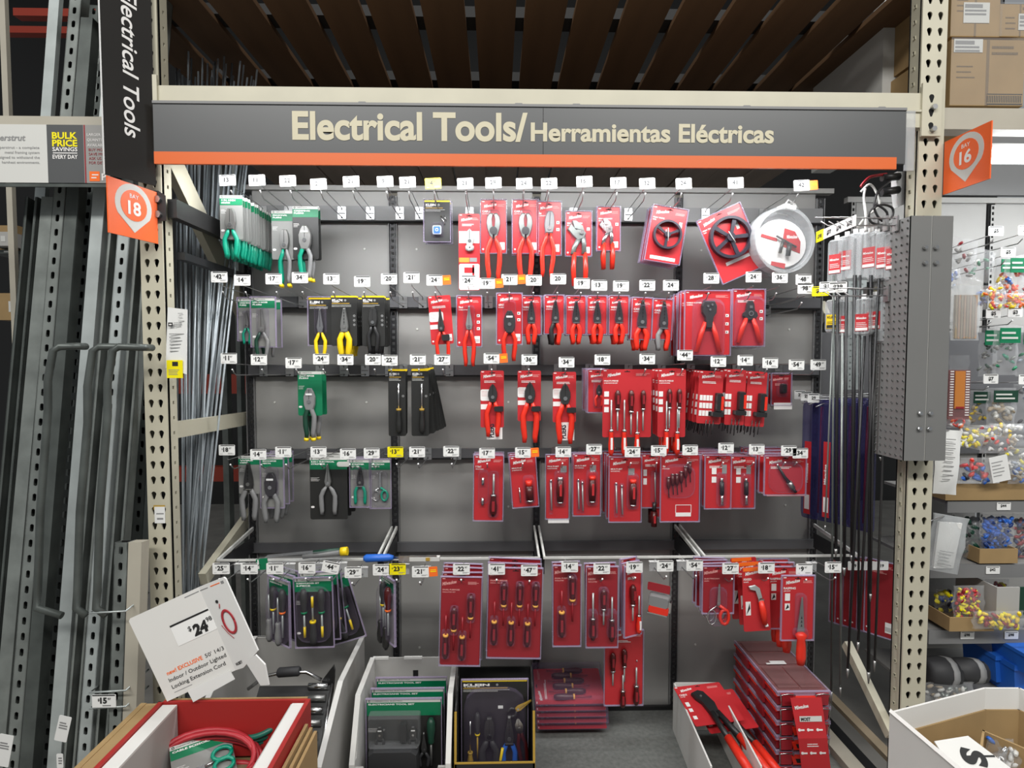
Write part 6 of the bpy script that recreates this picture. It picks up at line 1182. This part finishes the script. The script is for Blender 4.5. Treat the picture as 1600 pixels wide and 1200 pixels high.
# stack of organizers with clear lids
Yb, Yf = 2.42, 2.03; xo0, xo1 = XX(1146, Yb), XX(1300, Yf); wO = xo1-xo0; zo = ZZ(1004, Yb); nO = 6; hO = (zo-PZD)/nO
def organizer(lb, k):
    t = thing('tool_organizer', lb, 'organizer case', (xo0, Yf, PZD+hO*k), 'stack of red organizer cases', ); D_ = Yb-Yf
    g = G().m('red_dark').box(.006, wO-.006, .012, D_-.006, .002, hO*.62).m('tool_red').box(0, wO, .008, D_, hO*.60, hO*.70); g.build('case_body', t); G().m('rim').box(.0, wO, .0, .012, hO*.74, hO-.001).box(.0, .006, .012, D_, hO*.8, hO-.001).box(wO-.006, wO, .012, D_, hO*.8, hO-.001).build('lid_edge', t)
    g = G().m('lens_red').box(.003, wO-.003, .006, D_-.003, hO*.70, hO-.004).box(.02, wO*.48, .03, D_*.45, hO-.004, hO-.001).box(.52*wO, wO-.02, .03, D_*.45, hO-.004, hO-.001).box(.02, wO-.02, D_*.5, D_*.72, hO-.004, hO-.001).box(.02, wO-.02, D_*.76, D_-.02, hO-.004, hO-.001).build('clear_lid', t)
    for x in (.035, wO-.035):
        pr_ = [(x-.022, hO*.12), (x+.022, hO*.12), (x+.024, hO*.92), (x-.024, hO*.92)]
        l_ = G().m('red_dark').prism(pr_, -.008, .008, .1).build('latch', t); G().m('chrome').tube([(x-.024, -.008, hO*.1), (x-.026, -.008, hO*.88), (x, -.010, hO*.96), (x+.026, -.008, hO*.88), (x+.024, -.008, hO*.1)], .002, 6).build('latch_wire', l_)
    for x in (-.002,):
        for y in (.10, .24): G().m('red_dark').box(-.006, .004, y, y+.06, hO*.2, hO*.8).build('side_hinge', t)
    G().m('tool_red').prism([(wO*.30, hO*.2), (wO*.70, hO*.2), (wO*.74, hO*.72), (wO*.26, hO*.72)], -.012, .012).m('dark_gap').prism([(wO*.36, hO*.32), (wO*.64, hO*.32), (wO*.67, hO*.60), (wO*.33, hO*.60)], -.0128, -.012).build('carry_handle', t); return t
for k in range(nO): organizer('red organizer case with clear lid, '+('bottom of its stack', 'second from bottom', 'third from bottom', 'fourth from bottom', 'second from top', 'topmost with the hanging label')[k], k)
g = G().m('white_ink').box(xo0+.05, xo0+.13, Yf+.19, Yf+.20, zo, zo+.001).box(xo0+.07, xo0+.13, Yf+.20, Yf+.215, zo, zo+.001); tag(g.build('torn_label', None), 'small torn white label stuck on the topmost organizer lid', 'label')
t = thing('hanging_label', 'red strap label marked MOST hanging down the front of organizer stack', 'label', (XX(1262, 1.99), 1.995, ZZ(1098, 1.99)))
g = G().m('red').add([(-.058, 0, 0), (.055, 0, 0), (.062, -.03, -.13), (.085, -.02, -.26), (-.020, -.02, -.26), (-.042, -.03, -.13)]+[(-.058, .002, 0), (.055, .002, 0), (.062, -.028, -.13), (.085, -.018, -.26), (-.020, -.018, -.26), (-.042, -.028, -.13)], [(0, 5, 2, 1), (5, 4, 3, 2), (6, 7, 8, 11), (11, 8, 9, 10), (0, 1, 7, 6), (1, 2, 8, 7), (2, 3, 9, 8), (3, 4, 10, 9), (4, 5, 11, 10), (5, 0, 6, 11)]); g.build('label_strap', t)
g = G().m('white_ink'); g.T = Matrix.Rotation(-.22, 4, 'X'); g.text('Milwaukee', -.045, -.038, h=.012, w=.05, y=-.0025, bold=.03, rot=.15).m('off_white').box(-.032, .048, -.003, -.002, -.078, -.060).m('ink').text('MOST', -.028, -.075, h=.011, w=.035, y=-.0034, bold=.05).m('white_ink')
for (a_, z_) in ((-.036, -.105), (-.004, -.105), (.030, -.105)): g.disc(a_, z_, .005, -.0028, -.002, 10).box(a_+.004, a_+.018, -.0028, -.002, z_-.003, z_+.002)
g.T = Matrix.Translation((.012, -.009, -.13)) @ Matrix.Rotation(.05, 4, 'X'); lines(g, -.02, -.02, .05, 2, .008, .003, -.021, 3)
for (a_, z_) in ((-.036, -.055), (-.004, -.055), (.030, -.055)): g.disc(a_, z_, .005, -.022, -.0205, 10).box(a_+.004, a_+.018, -.022, -.0205, z_-.003, z_+.002)
g.build('label_print', t)
# ---------------------------------------------------------------- front left: box of cords
Yk, Zk = 1.60, None; zk = ZZ(1090, Yk); xk0, xk1 = XX(253, Yk), XX(478, Yk); Yn_ = 1.12
t = thing('display_carton', 'red-edged open cardboard box of extension cords at lower left', 'display box', (0, 0, 0))
G().m('box_red').box(xk0, xk1, Yk, Yk+.008, zk-.16, zk).m('cardboard').box(xk0, xk1, Yk+.008, Yk+.014, zk-.5, zk+.002).build('back_wall', t)
G().m('cardboard').box(xk0-.060, xk0-.045, Yn_, Yk-.0, zk-.5, zk-.002).box(xk0-.045, xk0-.012, Yn_, Yk, zk-.02, zk-.004).build('outer_flap', t)
G().m('box_red').box(xk0-.012, xk0, Yn_, Yk, zk-.3, zk).build('left_wall', t); G().m('box_red').box(xk1, xk1+.012, Yn_, Yk, zk-.3, zk+.004).build('right_wall', t)
G().m('box_white').box(xk0+.002, xk0+.042, Yn_, Yk-.004, zk-.012, zk-.006).m('box_grey').box(xk0+.038, xk0+.042, Yn_, Yk-.004, zk-.25, zk-.012).build('left_liner', t)
G().m('box_white').box(xk1-.038, xk1-.002, Yn_, Yk-.004, zk-.012, zk-.006).m('box_grey').box(xk1-.042, xk1-.038, Yn_, Yk-.004, zk-.25, zk-.008).build('right_liner', t)
G().m('cardboard').box(xk0, xk1, Yn_, Yk, zk-.26, zk-.25).box(xk0-.012, xk1+.012, Yn_, Yn_+.01, zk-.8, zk-.03).build('box_bottom', t)
G().m('kraft_dark').box(xk0, xk1, Yk-.09, Yk-.02, zk-.245, zk-.16).build('inner_ledge', t)
ped = thing('display_carton', 'tall brown carton under the box of extension cords', 'display box', (0, 0, 0)); G().m('cardboard').box(xk0-.05, xk1+.01, Yn_+.02, Yk, .0, zk-.51).build('carton_body', ped)
def coil(name, lb, c, R, r, n, m, tilt, cat='cord', seed=1, sq=.6):
    rr = random.Random(seed); t = thing(name, lb, cat, c); pts = []
    for i in range(n*28+1):
        a = 2*math.pi*i/28; k = i/28; w_ = math.sin(k*2.1+seed)*.06; pts.append((R*(1+w_)*math.cos(a), R*sq*(1+.08*math.sin(k*3.3))*math.sin(a), r*2.0*(k % 3)+.004*math.sin(a*2+k)))
    G().m(m).tube(pts, r, 8, 1.).build('cord_loops', t); t.rotation_euler = tilt; return t
cR = PZ(325, 1195, zk-.14); t = coil('extension_cord', 'coiled red extension cord in the red-edged box', (cR.x, cR.y, zk-.15), .135, .0075, 7, 'cord', (math.radians(28), 0, 0))
G().m('frosted').tube([(.01, -.09, -.0), (.02, -.10, .03), (.045, -.05, .05)], [.012, .02, .016], 8).build('plastic_tie', t)
coil('extension_cord', 'second coiled red cord lying lower in the red-edged box', (cR.x+.03, cR.y-.05, zk-.205), .13, .0075, 5, 'cord', (math.radians(14), 0, .4), seed=4)
cG = PZ(404, 1140, zk-.11); coil('extension_cord', 'dark green coiled cord at the right end of the red-edged box', (cG.x, cG.y+.0, zk-.125), .055, .008, 5, 'cord_green', (math.radians(25), 0, 0), seed=2)
t = pack('packaged_scissors', .15, .19, 'green', [lambda t: (G().m('chrome').prism([(-.06, -.09), (0, -.083), (0, -.098)], -.008, -.004).tube([(.0, -.006, -.09), (.03, -.008, -.085)], .004, 6).build('scissors', t), [])[1]], bl=False, title=('CABLE SCISSORS', ''))
sc_ = [c_ for c_ in t.children if c_.name.startswith('scissors')][0]
for q in (-1, 1): G().m('tool_green').tube([(.045+.024*math.cos(a), -.012, -.09+q*.016+.017*math.sin(a)) for a in [k*math.pi/7 for k in range(15)]], .0055, 8).build('handle', sc_)
t.location = PZ(330, 1158, zk-.115); t.rotation_euler = (math.radians(-58), 0, math.radians(-2)); t.matrix_world = Matrix.Translation(PZ(312, 1152, zk-.10)) @ Matrix.Rotation(math.radians(35), 4, 'Z') @ Matrix.Rotation(math.radians(-62), 4, 'X') 
tag(t, 'grey and green scissors pack lying across the red cord coil', 'packaged tool')
# folded cardboard sheets next to the box
g0 = thing('cardboard_sheets', 'three brown corrugated sheets standing right of the red-edged box', 'cardboard', (xk1+.016, 1.30, zk-.6))
for k in range(3): G().m('cardboard').box(.012*k, .012*k+.008, 0, .24, 0, .57-.01*k).build('sheet', g0)
# cardboard price sign
Ysg = 1.615; p = P(200, 968, Ysg); t = thing('price_sign', 'large bent white cardboard sign with $24.98 price and extension cord picture', 'sign', p); t.rotation_euler = (math.radians(-4), math.radians(-24.5), 0)
k_ = Ysg/F; w1, w2, hS = 122*k_, 62*k_, 142*k_
G().m('box_white').prism([(0, -.006), (.006, 0), (w1, 0), (w1, -hS-.0), (.008, -hS)], 0, .004).build('left_board', t)
fb_ = bpy.data.objects.new('right_board', None); bpy.data.objects.remove(fb_)
g = G(Matrix.Translation((w1, 0, 0)) @ Matrix.Rotation(math.radians(-22), 4, 'Z')).m('paper').prism([(0, 0), (w2*.95, 0), (w2, -.006), (w2*1.02, -hS*.87), (w2*.86, -hS*.90), (w2*.75, -hS*.92), (w2*.30, -hS*1.0), (0, -hS)], 0, .004)
rb_ = g.build('right_board', t)
g = G(Matrix.Translation((w1, 0, 0)) @ Matrix.Rotation(math.radians(-22), 4, 'Z')).m('paper').prism([(w2*.60, -hS*.93), (w2*1.02, -hS*.89), (w2*1.18, -hS*1.02), (w2*1.02, -hS*1.24), (w2*.75, -hS*1.22)], -.012, -.008); g.build('torn_flap', t)
g = G().m('tag_white').prism([(w1*.46, -hS*.28), (w1*1.0, -hS*.25), (w1*1.0, -hS*.50), (w1*.46, -hS*.50)], -.0012, 0).m('ink').box(w1*.46, w1*1.0, -.002, -.0012, -hS*.275, -hS*.255)
g.text('$', w1*.66, -hS*.40, h=.014, y=-.002, bold=.02).text('24', w1*.71, -hS*.47, h=.030, y=-.002, bold=.06, shear=.1).text('98', w1*.92, -hS*.385, h=.013, y=-.002, bold=.02); g.build('price_label', t)
g = G().m('tag_orange').text('new! EXCLUSIVE', w1*.18, -hS*.74, h=.0115, w=w1*.50, y=-.001, bold=.02).m('ink').text("50' 14/3", w1*.72, -hS*.74, h=.0115, w=w1*.26, y=-.001).text('Indoor / Outdoor Lighted', w1*.17, -hS*.82, h=.0115, w=w1*.80, y=-.001, bold=.006).text('Locking Extension Cord', w1*.17, -hS*.90, h=.0115, w=w1*.75, y=-.001, bold=.006).m('grey_ink').box(w1*.17, w1*.42, -.0008, 0, -hS*.945, -hS*.94).box(w1*.78, w1*.98, -.0008, 0, -hS*.045, -hS*.035); g.build('sign_lettering', t)
T2 = Matrix.Translation((w1, 0, 0)) @ Matrix.Rotation(math.radians(-22), 4, 'Z')
g = G(T2).m('cord'); g.tube([(w2*.52+.021*math.cos(a), -.002, -hS*.47+.033*math.sin(a)) for a in [k*math.pi/14 for k in range(29)]], .0042, 6, .2).tube([(w2*.40, -.002, -hS*.30), (w2*.46, -.002, -hS*.25)], .0015, 6, .2).tube([(w2*.22, -.002, -hS*.48), (w2*.32, -.002, -hS*.58), (w2*.45, -.002, -hS*.66)], .0012, 6, .2).m('ink').disc(w2*.40, -hS*.22, .005, -.002, 0, 6).build('cord_picture', t)
g = G(T2).m('ink').text('HUSKY', w2*.12, -hS*.955, h=.008, w=.028, y=-.001, bold=.04, rot=.12).m('orange_ink').box(w2*.4, w2*.75, -.0008, 0, -hS*.045, -hS*.035).m('grey_ink').box(w2*.8, w2*.9, -.0008, 0, -hS*.06, -hS*.03).box(0, w2*.3, -.0008, 0, -hS*.045, -hS*.036).build('small_print', t)
G().m('paper').prism([(w1*.35, -hS*.98), (w1*.95, -hS*.97), (w1*.96, -hS*1.08), (w1*.36, -hS*1.12)], -.006, -.003).build('paper_tape', t)
# ---------------------------------------------------------------- front right: white carton
zw = ZZ(1112, 1.33); A = P(1390, 1112, 1.33); zA = A.z; B = PZ(1537, 1074, zA); Cc = PZ(1592, 1074, zA); Dd = PZ(1500, 1205, zA); E2 = PZ(1680, 1110, zA)
t = thing('display_carton', 'large white open carton in the lower right corner', 'display box', (0, 0, 0))
def w2_(a, c, hgt, nm, out='box_white', inn='cardboard', th=.005):
    a = Vector((a.x, a.y, zA)); c = Vector((c.x, c.y, zA)); n = Vector((0, 0, 1)).cross(c-a).normalized()*th; dn = Vector((0, 0, -hgt))
    G().m(out).slab(a+dn, c+dn, c, a, th).build(nm, t); d2 = Vector((0, 0, -.055)); k_in = (c-a).cross(Vector((0, 0, 1))).normalized()*th; G().m(inn).slab(a+dn+k_in, c+dn+k_in, c+d2+k_in, a+d2+k_in, .004).build('liner', t)
w2_(A, B, .9, 'back_left_wall'); w2_(B, Cc, .9, 'back_wall'); w2_(Cc, E2, .9, 'back_right_wall'); w2_(Dd, A, .9, 'front_wall')
bot = zA-.22; G().m('cardboard').add([(v.x, v.y, bot) for v in (A, Dd, PZ(1680, 1240, zA), E2, Cc, B)], [(0, 1, 2, 3, 4, 5)]).build('box_bottom', t)
G().m('box_white').slab(A+Vector((-.003, -.003, .0)), Vector((Dd.x, Dd.y, zA))+Vector((-.003, -.003, 0)), Vector((Dd.x, Dd.y, zA))+Vector((.005, .003, .004)), A+Vector((.005, .003, .004)), .002).build('rim', t)
p = PZ(1460, 1158, zA-.03); fl = thing('box_flap', 'white flap with a black dollar-like S lying inside the white carton', 'flap', p); g = G().m('box_white').prism([(0, 0), (.085, .01), (.18, -.10), (.02, -.16)], 0, .003).m('ink').text('S', .052, -.012, h=.05, y=-.001, bold=.05, rot=math.radians(-105)).box(.055, .12, -.0008, 0, -.034, -.030); g.build('flap_board', fl); fl.rotation_euler = (math.radians(-52), 0, 0)
a = PZ(1535, 1140, zA-.08); b_ = PZ(1640, 1185, zA-.08); c_ = PZ(1525, 1205, zA-.08)
t = thing('cardboard_tray', 'small brown cardboard tray inside the white carton', 'tray', (0, 0, 0))
for nm, u, v in (('back_wall', a, b_), ('left_wall', c_, a)): G().m('cardboard').slab((u.x, u.y, bot), (v.x, v.y, bot), v, u, .005).build(nm, t)
for i, (px, py, cl, lb) in enumerate(((1560, 1175, ['blue', 'white'], 'clear bag with blue corner in the brown tray'), (1578, 1188, ['white', 'off_white', 'chrome'], 'clear bag of shiny white parts in the brown tray'), (1550, 1195, ['chrome', 'white'], 'crinkled clear bag at the bottom edge in the brown tray'))):
    q = PZ(px, py, zA-.12); o = bag(px-18, py-20, px+22, py+15, q.y, cl, lb, n=14, lump=.010, th=.03)
